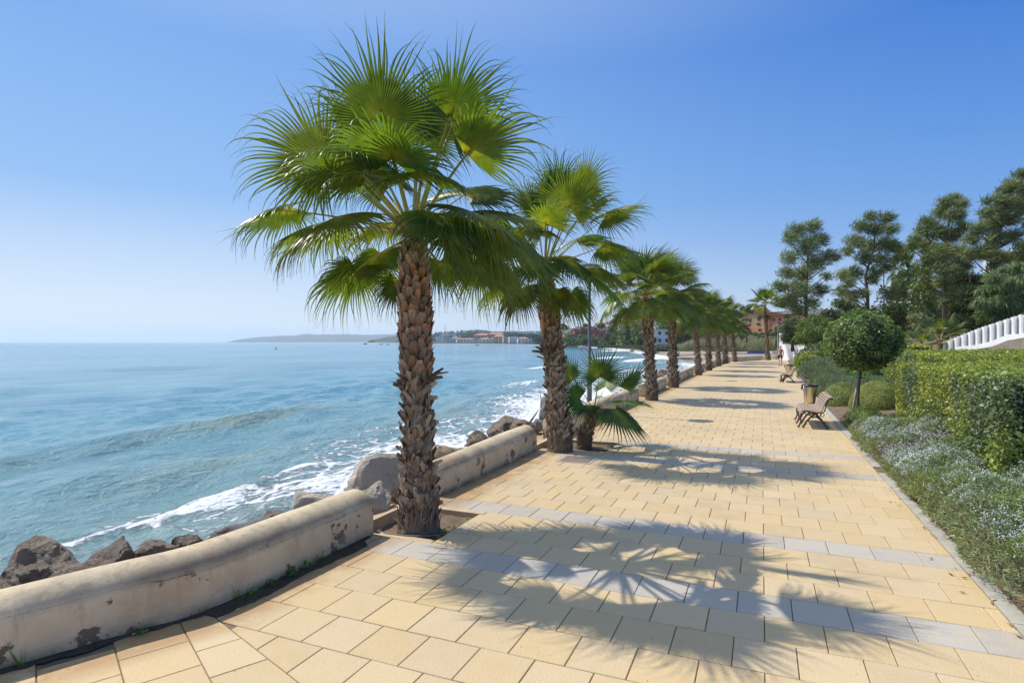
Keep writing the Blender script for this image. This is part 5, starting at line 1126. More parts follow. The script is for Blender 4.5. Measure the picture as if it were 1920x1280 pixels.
# tall palms and lamp heads among the feathery trees
for i, (px, py, d, hh, lb) in enumerate([(1701, 585, 75, 9.6, 'slim palm trunk and crown seen between the second and third feathery trees'), (1724, 590, 68, 7.2, 'shorter slim palm just right of the slim palm between the feathery trees'), (1737, 600, 64, 6.2, 'slim dark palm beside the third feathery tree')]):
    b_ = PD(px, d, 2.0); s_ = (CAMH + (HOR - (515 + 22 * i)) / FPX * d - b_.z) / 4.0
    copy_thing(proto[i % 2], b_, i * 1.1, (.42 * s_, .42 * s_, s_), lb)
    C.objects[-1]
def lowfan(name, pxy, d, label, n_, R0, seed, P=.9, base=None):
    b_ = PYD(pxy[0], pxy[1], d); zb = bedz(b_.x, b_.y) ; t = empty(name, (b_.x, b_.y, zb), 0, label, 'palm shrub'); H = np.array([0, 0, b_.z - zb]); r2 = np.random.default_rng(seed)
    mb = MB(); mb.col = (.3, .2, .12); mb.tube([(0, 0, -.2), (0, 0, b_.z - zb + .05)], [.2, .16], 10); mb.build('trunk', M_BARK, t)
    for i in range(n_):
        el = R(70 - 75 * i / n_); az = i * 2.4; v = np.array([math.cos(az) * math.cos(el), math.sin(az) * math.cos(el), math.sin(el)]) * P
        frond(t, H, H + v, nrmz(v - VZ * .15), R0, r2, nseg=20, steps=6, g1=.02, g2=.10, span=80, col=(.13, .18, .07), pw=.02)
lowfan('low_fan_palm', (1762, 640), 34, 'low fan palm with stiff grey-green leaves left of the white fence', 16, .9, 3)
lowfan('low_fan_palm', (1702, 648), 33, 'small clump of palm leaves over the hedge behind the round tree', 10, .8, 4, P=.6)
lowfan('low_fan_palm', (1728, 650), 31, 'second small clump of palm leaves, nearer the low fan palm', 8, .7, 5, P=.5)
# double-headed road lamp between the trees
rl = empty('road_lamp', PD(1665, 66, 2.0), 0, 'tall dark double-headed road lamp between the second and third feathery trees', 'street lamp'); mb = MB(); hh = CAMH + (HOR - 500) / FPX * 66 - 2.0
mb.tube([(-.4, 0, -.3), (-.4, 0, hh)], .05, 8); mb.tube([(.45, 0, -.3), (.45, 0, hh - 1)], .04, 8); mb.build('pole', M_POLE, rl)
mb = MB(); mb.box((-.1, 0, hh + .03), (.9, .3, .12)); mb.build('lamp_head', M_POLE, rl, bevel=.02); mb = MB(); mb.box((.5, 0, hh - .95), (.5, .3, .10)); mb.build('lamp_head', M_POLE, rl, bevel=.02)
# ---- white stepped fence on its sloping wall
M_WHITE = simple('white_paint', (.88, .88, .87), (.80, .80, .80), 1.2, .7, .15)
M_STN = simple('dry_stone', (.34, .29, .22), (.22, .19, .15), 3., .9, .8, bsc=9, dist=.05)
fe = empty('stepped_fence', PD(1770, 33, 1.9), 0, 'white fence of folded upright boards stepping up the slope at the right edge', 'fence'); O = Vector(fe.location)
botl = [(1765, 648), (1800, 647), (1836, 648), (1868, 640), (1900, 627), (1925, 626), (1960, 615)]
topl = [(1768, 641), (1784, 634), (1830, 616), (1870, 603), (1900, 593), (1925, 588), (1960, 575)]
lp = lambda T, x: next((b + (b2 - b) * (x - a) / (a2 - a) for (a, b), (a2, b2) in zip(T, T[1:]) if x <= a2), T[-1][1])
dd_ = lambda px: 33 - (px - 1765) / 195 * 8.0
px = 1769.; i = 0
while px < 1955:
    st = 12.5 + (px - 1765) * .012; top = lp(topl, px); bot = lp(botl, px)
    a = PYD(px, bot, dd_(px)); b = PYD(px + st * .60, bot, dd_(px) + .05); c = PYD(px + st, bot, dd_(px + st)); zt = PYD(px, top, dd_(px)).z; zb = a.z - .25
    n_ = Vector((0, .035, 0)); back = Vector((a.x, a.y, 0)).normalized() * .12; b = b + back; 
    for (p_, q_) in ((a, b), (b, c)):
        mb = MB(); dvec = (q_ - p_); dvec.z = 0; nv = Vector((-dvec.y, dvec.x, 0)).normalized() * .018
        zt2 = zt + (.06 if (p_ is b) else 0)
        P8 = [p_ + nv, q_ + nv, q_ - nv, p_ - nv]; lo = [mb.vert((v.x - O.x, v.y - O.y, zb - O.z)) for v in P8]; hi = [mb.vert((v.x - O.x, v.y - O.y, zt2 - O.z)) for v in P8]
        mb.face(lo[::-1]); mb.face(hi)
        for k_ in range(4): mb.face((lo[k_], lo[(k_ + 1) % 4], hi[(k_ + 1) % 4], hi[k_]))
        mb.build('board', M_WHITE, fe)
    mb = MB(); bb = PYD(px + st * .55, top + 3, dd_(px)) - O; mb.box((bb.x, bb.y, bb.z), (.10, .03, .015), rz=YAW); mb.build('bracket', M_POLE, fe)
    px += st; i += 1
def ribbon(name, pts_top, pts_bot, th, mat_, label, cat):
    """a wall following a sloping line; real thickness"""
    mb = MB(); r = []
    for (a, at_), (b, bt_) in zip(pts_top, pts_bot):
        d_ = dd_(a); p_ = PYD(a, at_, d_); q_ = PYD(a, bt_, d_); n_ = Vector((-SY, CY, 0)) * th; f_ = -Vector((-SY, CY, 0)) * .10
        r.append([mb.vert(p_ + f_), mb.vert(p_ + n_), mb.vert(Vector((q_.x, q_.y, q_.z)) + n_), mb.vert(q_ + f_)])
    for a, b in zip(r, r[1:]):
        for k_ in range(4): mb.face((a[k_], a[(k_ + 1) % 4], b[(k_ + 1) % 4], b[k_]))
    mb.face(r[0][::-1]); mb.face(r[-1]); return tag(mb.build(name, mat_), label, cat)
ribbon('sloping_plinth', [(1800, 650), (1836, 647), (1868, 639.5), (1900, 626.5), (1925, 625.5), (1960, 614)], [(1800, 660), (1836, 655), (1868, 650), (1900, 638), (1925, 634), (1960, 626)], .3, M_WHITE, 'white sloping plinth under the folded fence', 'wall')
ribbon('stone_wall', [(1860, 652.5), (1900, 638.5), (1925, 634.5), (1960, 626.5)], [(1860, 672), (1900, 672), (1925, 672), (1960, 672)], .25, M_STN, 'strip of dry stone wall below the white sloping plinth', 'wall')
# ---- white garden wall and gate pillar past the man
def slab(name, px0, px1, yt, yb, d0, d1, th, mat_, label, cat, z0=None):
    a = PYD(px0, yt, d0); b = PYD(px1, yt, d1); za = PYD(px0, yb, d0).z; mb = MB(); dv = (b - a); dv.z = 0; nv = Vector((-dv.y, dv.x, 0)).normalized() * th
    zt = (a.z, b.z)
    L = [mb.vert((p.x, p.y, za if z0 is None else z0)) for p in (a, b, b + nv, a + nv)]; H_ = [mb.vert((p.x, p.y, z)) for p, z in zip((a, b, b + nv, a + nv), (zt[0], zt[1], zt[1], zt[0]))]
    mb.face(L[::-1]); mb.face(H_)
    for k_ in range(4): mb.face((L[k_], L[(k_ + 1) % 4], H_[(k_ + 1) % 4], H_[k_]))
    return tag(mb.build(name, mat_, bevel=.01), label, cat)
slab('garden_wall', 1467, 1560, 645, 665, 70, 58, .3, M_WHITE, 'long white garden wall past the walking man', 'wall', z0=-.3)
slab('gate_pillar', 1461, 1467, 624, 665, 71.5, 71, .5, M_WHITE, 'white gate pillar at the left end of the garden wall', 'pillar', z0=-.3)
# ---- reeds
r_ = np.random.default_rng(8); n_ = 15000; px = 1255 + 225 * r_.random(n_); d = 150 + 22 * r_.random(n_)
hs = (3.3 + 1.1 * np.array([noise.noise(Vector((p * .06, 0, 0))) + .4 * noise.noise(Vector((p * .3, 3, 0))) for p in px])) * np.clip((px - 1245) / 60, .25, 1) * r_.uniform(.6, 1.05, n_)
V = []; lat = (px - 960) / FPX * d; X = -SY * d + CY * lat; Y = CY * d + SY * lat; Z = np.full(n_, -.4); u_ = r_.random(n_)
P = np.stack([X, Y, Z + hs * u_], 1); L = r_.uniform(.5, 1.1, (n_, 1)); t = nrmz(np.stack([.35 + .4 * r_.normal(size=n_), .3 * r_.normal(size=n_), 1.0 + .2 * r_.normal(size=n_)], 1)); b = nrmz(np.cross(t, r_.normal(size=(n_, 3)))) * .05
col = pick([(.26, .27, .13), (.33, .30, .18), (.19, .23, .10)], n_, r_) * (1 + .35 * patchy(P, .25, 3))[:, None] * (.75 + .35 * u_[:, None]); top_ = (u_ > .86); col[top_ & (r_.random(n_) < .5)] = (.42, .35, .25)
V = np.stack([P - b, P + b, P + t * L + b * .3, P + t * L - b * .3], 1).reshape(-1, 3)
tag(npmesh('reed_bed', V, np.arange(n_ * 4).reshape(-1, 4), M_FARLEAF, np.repeat(col, 4, 0)), 'belt of tall dry-green reeds behind the beach', 'reeds', kind='stuff')
V = []; 
for i in range(24): p_ = PD(1258 + i * 9.7, 163, -.6); V += [(p_.x, p_.y, -.8), (p_.x, p_.y, 1.2 + .9 * noise.noise(Vector((i * .7, 1, 0))))]
# ---- little boats drawn up in front of the reeds
M_BLUE = simple('blue_boat_paint', (.03, .09, .30), (.04, .13, .38), 3., .5, .1); M_BOATW = simple('white_boat_paint', (.7, .72, .74), (.6, .62, .65), 3., .5, .1)
def boat(loc, L, W_, H_, mat_, label, group, rz=0., cabin=False):
    t = empty('small_boat', loc, rz, label, 'boat', group); mb = MB(); R_ = []
    for i in range(9):
        s_ = i / 8; x = (s_ - .5) * L; w_ = W_ / 2 * (1 - max(0, (s_ - .45) / .55) ** 2.2) * (.85 + .15 * min(1, s_ * 4)); sh = .12 * H_ + .3 * H_ * max(0, s_ - .5)
        R_.append([mb.vert((x, -w_, H_ + sh)), mb.vert((x, -w_ * .7, .15 * H_)), mb.vert((x, 0, 0)), mb.vert((x, w_ * .7, .15 * H_)), mb.vert((x, w_, H_ + sh)), mb.vert((x, w_ * .8, H_ * .8 + sh)), mb.vert((x, 0, H_ * .7)), mb.vert((x, -w_ * .8, H_ * .8 + sh))])
    for a, b in zip(R_, R_[1:]):
        for k_ in range(8): mb.face((a[k_], a[(k_ + 1) % 8], b[(k_ + 1) % 8], b[k_]))
    mb.face(R_[0][::-1]); mb.face(R_[-1]); mb.build('hull', mat_, t)
    mb = MB()
    for x in (-.2, .15): mb.box((x * L, 0, H_ * .9), (.12 * L * .5, W_ * .7, .05 * H_))
    mb.build('bench_seat', M_BOATW, t)
    if cabin: mb = MB(); mb.box((0, 0, H_ * 1.5), (L * .25, W_ * .5, H_ * .9)); mb.build('cabin', M_BOATW, t, bevel=.03)
    return t
for i, (px, py, m_, lb) in enumerate([(1409, 655, M_BLUE, 'blue boat lying at the left of the boats before the reeds'), (1421, 656, M_BLUE, 'second blue boat before the reeds, in the middle'), (1432, 656, M_BLUE, 'blue boat just left of the end palm trunk, before the reeds'), (1452, 657, M_BOATW, 'pale blue and white boat between the end palm and the walking man')]):
    boat(PD(px, 138, -.62), 1.9, .8, .55, m_, lb, 'boats pulled up before the reeds', rz=YAW + .1 * i)
for i, (px, d, s_, m_, cab, lb) in enumerate([(685, 1000, 8, M_POLE, True, 'dark fishing boat far out, left of the nearest trunk'), (714.5, 850, 5, M_POLE, False, 'small dark boat nearest the left side of the nearest trunk'), (727, 850, 5, M_BLUE, False, 'tiny boat touching the left side of the nearest trunk'), (895, 640, 4.5, M_POLE, False, 'small dark boat alone between the two big trunks')]):
    boat(PD(px, d, -1.85), s_, s_ * .35, s_ * .16, m_, lb, 'boats out on the bay', rz=.4 * i, cabin=cab)
bu = empty('buoy', PD(517, 330, -1.8), 0, 'small orange and white buoy alone on the open sea', 'buoy'); mb = MB(); mb.lathe((0, 0, 0), [(.1, -.3), (.5, 0), (.45, .5), (.15, .7)], 12); mb.build('float', simple('orange_float', (.6, .18, .06), (.5, .14, .05), 3.), bu, smooth=True); mb = MB(); mb.tube([(0, 0, .65), (0, 0, 1.7)], .07, 6); mb.build('mast', M_BOATW, bu)
# ---- hills
def hillmat(name, c1, c2, sc): return simple(name, c1, c2, sc, .95, .0)
M_HA = hillmat('far_hill_scrub', (.04, .06, .05), (.075, .085, .07), .004); M_HB = hillmat('mid_hill_scrub', (.03, .05, .025), (.06, .075, .04), .02); M_HC = hillmat('near_hill_scrub', (.07, .09, .04), (.15, .14, .08), .05)
def hill(name, prof, d0, d1, z0, mat_, rows=8, sub=8, amp=.0, seed=0):
    """prof: (px, py of the skyline); the land rises from depth d0 (height z0) to the skyline at d1"""
    px = np.linspace(prof[0][0], prof[-1][0], (len(prof) - 1) * sub + 1); py = np.interp(px, [p[0] for p in prof], [p[1] for p in prof]); V = []
    for j in range(rows + 3):
        t = min(1, j / rows)
        for x, y in zip(px, py):
            a = d0(x) if callable(d0) else d0; d = a + (d1 - a) * (j / rows); top = CAMH + (HOR - y) / FPX * d1
            z = z0 + (top - z0) * (t ** 1.25) * (1 if j <= rows else .6) + amp * noise.noise(Vector((x * .05, j * .9, seed))) * (0 if j == 0 else 1); V.append(PD(x, d, z))
    nx = len(px); F = [(j * nx + i, j * nx + i + 1, (j + 1) * nx + i + 1, (j + 1) * nx + i) for j in range(rows + 2) for i in range(nx - 1)]
    return tag(npmesh(name, V, F, mat_, smooth=True), kind='structure')
HAp = [(424, 641.6), (445, 637), (470, 633), (520, 629.5), (545, 629), (562, 628), (575, 625.5), (590, 627.5), (620, 627), (640, 626.3), (690, 627.5), (745, 626.5), (800, 627), (860, 629), (960, 630)]
hill('far_headland', HAp, 6200, 7800, -1.9, M_HA, amp=4)
HBp = [(690, 639), (725, 632), (745, 629), (780, 627), (800, 626), (830, 624), (850, 622.5), (870, 620.5), (892, 618.5), (905, 619), (925, 621.5), (950, 621), (965, 619.8), (985, 621.5), (1010, 620), (1040, 616.5), (1080, 614), (1130, 615), (1200, 616), (1300, 618)]
shd = lambda x: float(np.interp(x, [430, 740, 800, 950, 1050, 1100, 1150, 1200, 1240, 1300, 1500], [5400, 2160, 1440, 961, 618, 480, 360, 240, 200, 190, 190]))
hill('middle_hill', HBp, lambda x: shd(x) * 1.04 + 6, 2700, .2, M_HB, amp=3)
HCp = [(1005, 640), (1030, 634), (1050, 621), (1070, 617), (1100, 614), (1130, 611), (1160, 609), (1200, 607), (1260, 606), (1330, 600), (1400, 590), (1500, 580), (1700, 575), (2100, 570)]
hill('near_hill', HCp, lambda x: max(195, shd(x) * 1.10 + 14), 820, .2, M_HC, amp=1.5)
def zC(px, d):
    y = float(np.interp(px, [p[0] for p in HCp], [p[1] for p in HCp])); a = max(195, shd(px) * 1.10 + 14); t = max(0, min(1, (d - a) / (820 - a))); top = CAMH + (HOR - y) / FPX * 820; return .2 + (top - .2) * t ** 1.25
def zB(px, d):
    y = float(np.interp(px, [p[0] for p in HBp], [p[1] for p in HBp])); a = shd(px) * 1.04 + 6; t = max(0, min(1, (d - a) / (2700 - a))); top = CAMH + (HOR - y) / FPX * 2700; return .2 + (top - .2) * t ** 1.25
# ---- houses
def stucco(name, c): return simple(name, c, tuple(x * .88 for x in c), .3, .85, .1)
M_WW = stucco('white_stucco', (.74, .73, .69)); M_CR = stucco('cream_stucco', (.62, .50, .34)); M_TC = stucco('terracotta_stucco', (.66, .32, .16)); M_RD = stucco('red_stucco', (.36, .12, .085)); M_GY = stucco('grey_stucco', (.50, .51, .50)); M_OC = stucco('ochre_stucco', (.66, .42, .20))
M_ROOF = simple('clay_roof', (.40, .20, .12), (.48, .29, .19), .8, .9, .3); M_WIN = simple('dark_window', (.03, .04, .05), (.05, .06, .07), 1., .25, .0)
def house(px, d, z, w_, dp, h_, wall, roof, label, group, name='house', rz=0., cat='house', nw=3, floors=2):
    p_ = PD(px, d, z); t = empty(name, p_, YAW + rz, label, cat, group); mb = MB(); mb.box((0, 0, h_ / 2 - 1.0), (w_, dp, h_ + 2)); mb.build('wall', wall, t)
    mb = MB()
    if roof == 'flat': mb.box((0, 0, h_ + .15), (w_ + .3, dp + .3, .3)); mb.build('roof', wall, t)
    else:
        rh = min(w_, dp) * .22; e = .5; A = [(-w_ / 2 - e, -dp / 2 - e, h_), (w_ / 2 + e, -dp / 2 - e, h_), (w_ / 2 + e, dp / 2 + e, h_), (-w_ / 2 - e, dp / 2 + e, h_)]; B_ = [(-w_ * .22, 0, h_ + rh), (w_ * .22, 0, h_ + rh)]
        i = [mb.vert(v) for v in A]; k_ = [mb.vert(v) for v in B_]; mb.face((i[0], i[1], k_[1], k_[0])); mb.face((i[2], i[3], k_[0], k_[1])); mb.face((i[1], i[2], k_[1])); mb.face((i[3], i[0], k_[0])); mb.face(i[::-1]); mb.build('roof', M_ROOF, t)
    for f_ in range(floors):
        for q in range(nw):
            x = (q + .5) / nw * w_ - w_ / 2; zz = h_ * (f_ + .55) / floors; mb = MB(); mb.box((x, -dp / 2 - .02, zz), (w_ / nw * .38, .12, h_ / floors * .45)); mb.build('window', M_WIN, t)
    return t
hs_ = []
rh_ = random.Random(21)
ordn = lambda i: ['first', 'second', 'third', 'fourth', 'fifth', 'sixth', 'seventh', 'eighth', 'ninth', 'tenth', 'eleventh', 'twelfth', 'thirteenth', 'fourteenth', 'fifteenth', 'sixteenth', 'seventeenth', 'eighteenth', 'nineteenth', 'twentieth'][i] if i < 20 else '%dth' % (i + 1)
gB = 'houses of the distant shoreline town'
rowB = [(px + rh_.uniform(-2, 2), rh_.choice([0, 0, 0, 1])) for px in np.linspace(818, 990, 20)]
rowB = sorted(rowB)
for i, (px, up) in enumerate(rowB):
    a = shd(px); d = a * (1.06 + .12 * up + rh_.uniform(0, .06)) + 25; w_ = rh_.uniform(13, 26) * (d / 1300) ** .5; wall = rh_.choice([M_WW, M_WW, M_WW, M_CR if px > 900 else M_GY]); fl = rh_.choice([2, 2, 3])
    house(px, d, zB(px, d), w_, 12, fl * 3.3, wall, 'flat' if rh_.random() < .5 else 'hip', '%s house from the left along the distant shoreline between the two big trunks' % ordn(i), gB, rz=rh_.uniform(-.3, .3), floors=fl, nw=3)
upB = sorted([(px, rh_.uniform(.35, .6)) for px in (752, 826, 838, 850, 862, 873, 978, 990, 1001, 1012)])
for i, (px, f_) in enumerate(upB):
    a = shd(px); d = a + (2700 - a) * f_; house(px, d, zB(px, d), rh_.uniform(22, 34), 16, 8, rh_.choice([M_WW, M_GY, M_WW]), 'flat', '%s pale block from the left on the slope above the distant town' % ordn(i), 'pale blocks on the slope above the distant town', rz=rh_.uniform(-.3, .3), floors=2, nw=4)
for i, (px, w_, h_, f_) in enumerate([(905, 40, 14, .12), (918, 34, 20, .15), (930, 36, 15, .13), (936, 22, 11, .07)]):
    a = shd(px); d = a + (2700 - a) * f_; house(px, d, zB(px, d), w_, 18, h_, M_TC if i != 3 else M_OC, 'flat' if i == 1 else 'hip', ['left wing of the distant terracotta hotel', 'tallest central block of the distant terracotta hotel', 'right wing of the distant terracotta hotel', 'small ochre block at the foot of the distant terracotta hotel'][i], 'distant terracotta hotel blocks', name='hotel_block', cat='building', floors=3, nw=5)
# red complex and villas on the near hill
specC = [(1078, 640, 430, 16, 7, M_RD), (1092, 637, 440, 14, 9, M_RD), (1104, 636, 440, 15, 9, M_RD), (1117, 637, 435, 13, 8, M_RD), (1126, 639, 430, 12, 7, M_RD), (1088, 630, 500, 14, 8, M_RD), (1103, 628, 500, 16, 9, M_TC), (1120, 630, 500, 14, 7, M_TC), (1134, 636, 440, 10, 6, M_TC)]
for i, (px, yb, d, w_, h_, m_) in enumerate(sorted(specC)):
    z = CAMH + (HOR - yb) / FPX * d + .5; z = max(z, zC(px, d) - 1.5); house(px, d, z - 1.5, w_ * .95, 12, h_ * .85, m_, 'flat', '%s block from the left of the red apartment complex on the near hill' % ordn(i), 'red apartment complex on the near hill', name='apartment_block', cat='building', floors=2, nw=3)
i = 0
specW = sorted([(rh_.uniform(1046, 1238), rh_.uniform(600, 800)) for _ in range(26)] + [(1050, 480), (1056, 470), (1063, 500), (1069, 480)])
for i, (px, d) in enumerate(specW):
    house(px, d, zC(px, d), rh_.uniform(8, 15), 9, rh_.uniform(4, 6.5), rh_.choice([M_WW, M_WW, M_CR]), 'hip' if rh_.random() < .7 else 'flat', '%s villa from the left among the trees on the near hill' % ordn(i), 'villas on the near hill', name='villa', rz=rh_.uniform(-.4, .4), nw=2)
house(1086.5, 492, 1.0, 4.6, 4.5, 3.6, M_OC, 'hip', 'small ochre beach kiosk with a clay roof at the far end of the sand', None, name='beach_kiosk', cat='kiosk', nw=1, floors=1)
house(1232, 230, 1.2, 8, 8, 5.5, M_WW, 'flat', 'white flat-roofed house between the third and fourth palm trunks', 'white modern houses behind the beach', nw=3)
house(1243, 260, 2.2, 7, 8, 7, M_WW, 'flat', 'taller white flat-roofed house just right of its neighbour behind the fourth palm', 'white modern houses behind the beach', nw=2)
house(1286, 300, 3.5, 12, 8, 6, M_WW, 'flat', 'white house low among trees behind the fifth palm', 'white modern houses behind the beach', nw=3)
house(1742, 100, 5.2, 9, 7, 6.5, M_WW, 'flat', 'white house glimpsed between the trunks left of the white fence', None, nw=3)
house(1716, 112, 7.5, 6, 7, 5.5, M_WW, 'flat', 'second white house glimpsed behind the slim palms', None, nw=2)
house(1925, 78, 9.5, 6, 7, 4.2, M_WW, 'flat', 'white house corner showing through the tall tree at the right edge', None, nw=2)
# ---- the terracotta apartments beyond the reeds
ap = empty('apartment_building', PD(1432, 225, .5), YAW - R(42), 'stepped terracotta and ochre apartment building beyond the reeds', 'building'); K = 225 / FPX; KX = K * 1.12
def bx(px0, px1, yt, yb, y_off, dep, mat_, name, par=ap):
    x0, x1 = (px0 - 1425) * KX, (px1 - 1425) * KX; z0, z1 = CAMH + (HOR - yb) * K - .5, CAMH + (HOR - yt) * K - .5; mb = MB(); mb.box(((x0 + x1) / 2, y_off + dep / 2, (z0 + z1) / 2), (x1 - x0, dep, z1 - z0)); return mb.build(name, mat_, par)
w1 = bx(1380, 1482, 614, 645, 0, 14, M_TC, 'wall'); w2 = bx(1392, 1432, 587, 614.2, 1.5, 12, M_OC, 'wall'); w3 = bx(1432.2, 1482, 592, 614.2, 2.2, 11, M_TC, 'wall'); bx(1396, 1418, 581, 587, 3, 8, M_OC, 'wall'); bx(1405, 1425, 597, 614, .4, 1.0, M_OC, 'wall'); bx(1441, 1461, 610, 622, -1.2, 1.1, M_OC, 'balcony'); bx(1427, 1430, 612, 625, -.8, .75, M_OC, 'pillar')
bx(1380, 1400, 611, 622, -1.6, 1.5, M_TC, 'balcony'); bx(1408, 1442, 624, 632, -2.2, 2.1, M_TC, 'balcony'); bx(1409, 1426, 622.5, 624, -2.3, 2.2, M_OC, 'balcony'); bx(1444, 1480, 622.5, 636, -1.5, 1.4, M_TC, 'balcony')
for (a, b, c_, d_) in ((1388, 1436, 586, 591), (1430, 1484, 590.5, 593)): bx(a, b, c_ - 1.5, c_ + .3, .6, 13, M_ROOF, 'roof')
mb = MB(); x0, x1, zr = (1390 - 1425) * KX, (1421 - 1425) * KX, CAMH + (HOR - 581) * K - .5
i_ = [mb.vert(v) for v in ((x0, 2.4, zr), (x1, 2.4, zr), (x1, 12, zr), (x0, 12, zr), (x0 + 1.2, 7, zr + 1.3), (x1 - 1.2, 7, zr + 1.3))]; mb.face((i_[0], i_[1], i_[5], i_[4])); mb.face((i_[2], i_[3], i_[4], i_[5])); mb.face((i_[1], i_[2], i_[5])); mb.face((i_[3], i_[0], i_[4])); mb.build('roof', M_ROOF, ap)
for (a, b, c_, d_, yo) in ((1414, 1418, 593.5, 600, .3), (1413, 1419, 605, 609.5, .3), (1398, 1402, 596, 603, 1.4), (1422, 1427, 600, 606, 1.3), (1436, 1440, 596, 602, 2.1), (1446, 1450, 596, 602, 2.1), (1458, 1462, 596, 602, 2.1), (1470, 1474, 596, 602, 2.1), (1444, 1449, 604, 609, 2.1), (1386, 1391, 616.5, 622, -.1), (1434, 1440, 616, 622, -.1), (1452, 1460, 627, 633, -1.6), (1466, 1472, 615, 620, -.1), (1396, 1401, 606, 611, 1.4), (1416, 1422, 616.5, 621, -.1), (1388, 1394, 630, 637, -.1), (1402, 1407, 584, 586.4, 2.9)):
    bx(a, b, c_, d_, yo, .12, M_WIN, 'window')
sl_ = [(1390, 1412, 634, 640), ]
bx(1404, 1412, 636, 645, -3, 1, M_WW, 'garden_wall')
# construction crane
cr = empty('tower_crane', PD(1164, 420, 6), YAW, 'thin blue-green tower crane beside the cypress on the near hill', 'crane'); M_CR2 = simple('crane_paint', (.10, .28, .30), (.12, .32, .34), 1., .6, .0); mb = MB(); hh = (HOR - 592) / FPX * 420 + CAMH - 6
for s1 in (-.5, .5):
    for s2 in (-.5, .5): mb.tube([(s1, s2, 0), (s1, s2, hh)], .12, 5)
for q in range(int(hh / 1.2)): z_ = q * 1.2; mb.tube([(-.5, -.5, z_), (.5, -.5, z_ + 1.2)], .07, 4)
mb.build('mast', M_CR2, cr); mb = MB(); mb.tube([(-4, 0, hh), (10, 0, hh)], .16, 5); mb.tube([(-4, 0, hh + .1), (0, 0, hh + 2.2), (10, 0, hh + .1)], .08, 4); mb.build('jib', M_CR2, cr)
# antenna mast on the middle hill
an = empty('antenna_mast', PD(835, 2400, 30), 0, 'thin antenna mast on the skyline of the middle hill', 'antenna'); mb = MB(); hh = (HOR - 606) / FPX * 2400 + CAMH - 30; mb.tube([(0, 0, 0), (0, 0, hh * .75), (0, 0, hh)], [1.0, .7, .3], 5); mb.build('mast', M_POLE, an); mb = MB(); mb.box((0, 0, hh * .55), (3, 1, 2)); mb.build('antenna_panel', M_WW, an)
# ---- trees on the near hill that can be told apart
trees = [(1058, 612, 9, 6, 560), (1100, 614, 7, 8, 500), (1156, 600, 10, 14, 420), (1148, 618, 10, 12, 330), (1136, 632, 12, 10, 300), (1158, 632, 13, 12, 260), (1176, 628, 14, 18, 240), (1196, 618, 13, 20, 250), (1200, 640, 12, 10, 215), (1222, 640, 13, 9, 212), (1246, 622, 14, 16, 240), (1264, 630, 14, 12, 230), (1284, 626, 14, 16, 235), (1300, 618, 12, 14, 260), (1183, 642, 10, 7, 212), (1150, 645, 10, 5, 222), (1262, 603, 12, 8, 330), (1246, 607, 9, 8, 340), (1320, 622, 14, 14, 240), (1345, 628, 14, 12, 220), (1370, 624, 12, 14, 220), (1115, 640, 9, 6, 300), (1100, 641, 8, 5, 320), (1064, 640, 9, 6, 420), (1050, 636, 9, 9, 450), (1127, 611, 8, 6, 520), (1075, 622, 5, 6, 470), (1476, 606, 12, 20, 120), (1455, 620, 10, 14, 140)]
trees.sort()
for i, (px, yc, rx, ry, d) in enumerate(trees):
    r2 = np.random.default_rng(300 + i); n_ = 260 + int(900 * (rx * ry / 300)); cl = [(px + r2.uniform(-.55, .55) * rx, yc + r2.uniform(-.6, .7) * ry, r2.uniform(.4, .62) * min(rx, ry) + 1) for _ in range(7)]
    cypress = px == 1176
    if cypress: cl = [(px + r2.uniform(-2, 2), y_, 5) for y_ in range(602, 646, 5)]
    clumptree('cypress_tree' if cypress else 'leafy_tree', cl, d, [(px, 650 if d < 400 else yc + ry + 4), (px, yc)], ('dark columnar cypress between the second and third palms' if cypress else '%s tree from the left among those on the near hill behind the beach' % ordn(i)), ([(.10, .135, .05), (.14, .165, .07), (.085, .12, .06)], [(.035, .06, .03)]) if i % 3 else ([(.17, .19, .09), (.14, .165, .08)], [(.07, .09, .045)]), n_, seed=300 + i, leafy=(1.1 * d / 400, .7 * d / 400), limbs=False, rad0=.3, group=None if cypress else 'trees on the near hill')
# crane tree row on the skyline (distant palms and pines) and woods
def woods(name, spec, n_, size, label, pal, seed):
    r_ = np.random.default_rng(seed); Pn = []; 
    for (px0, px1, d0, d1, hh, fn) in spec:
        mult = d0 < 10
        k_ = int(n_ * (px1 - px0) / sum(s[1] - s[0] for s in spec)); nc = max(8, int((px1 - px0) * 1.1)); cx = px0 + (px1 - px0) * r_.random(nc); cd = d0 + (d1 - d0) * r_.random(nc)
        for c_, d_ in zip(cx, cd):
            if mult: d_ = shd(c_) * d_ + 20
            b_ = np.array(PD(c_, d_, fn(c_, d_))); h1 = hh * r_.uniform(.5, 1.2); u = nrmz(r_.normal(size=(k_ // nc, 3))) * r_.random((k_ // nc, 1)) ** .4; Pn.append(b_ + np.array([0, 0, h1 * .5]) + u * np.array([h1 * .55, h1 * .55, h1 * .55]))
    P = np.concatenate(Pn); m_ = len(P); w1 = r_.random((m_, 1)); col = pick(pal[0], m_, r_) * w1 + pick(pal[1], m_, r_) * (1 - w1)
    o = leaves(name, P, r_.normal(size=(m_, 3)), size * r_.uniform(.6, 1.4, m_), size * .7, col, M_FARLEAF, None, tilt=1, r_=r_); return tag(o, label, 'trees', kind='stuff')
fC = lambda p, d: zC(p, d); fB = lambda p, d: zB(p, d)
woods('hillside_scrub', [(1045, 1160, 330, 800, 6, fC), (1160, 1330, 225, 600, 7, fC), (1330, 1480, 190, 220, 5, lambda p, d: -.3)], 26000, 1.6, 'scrub and treetops covering the near hill', DK, 51)
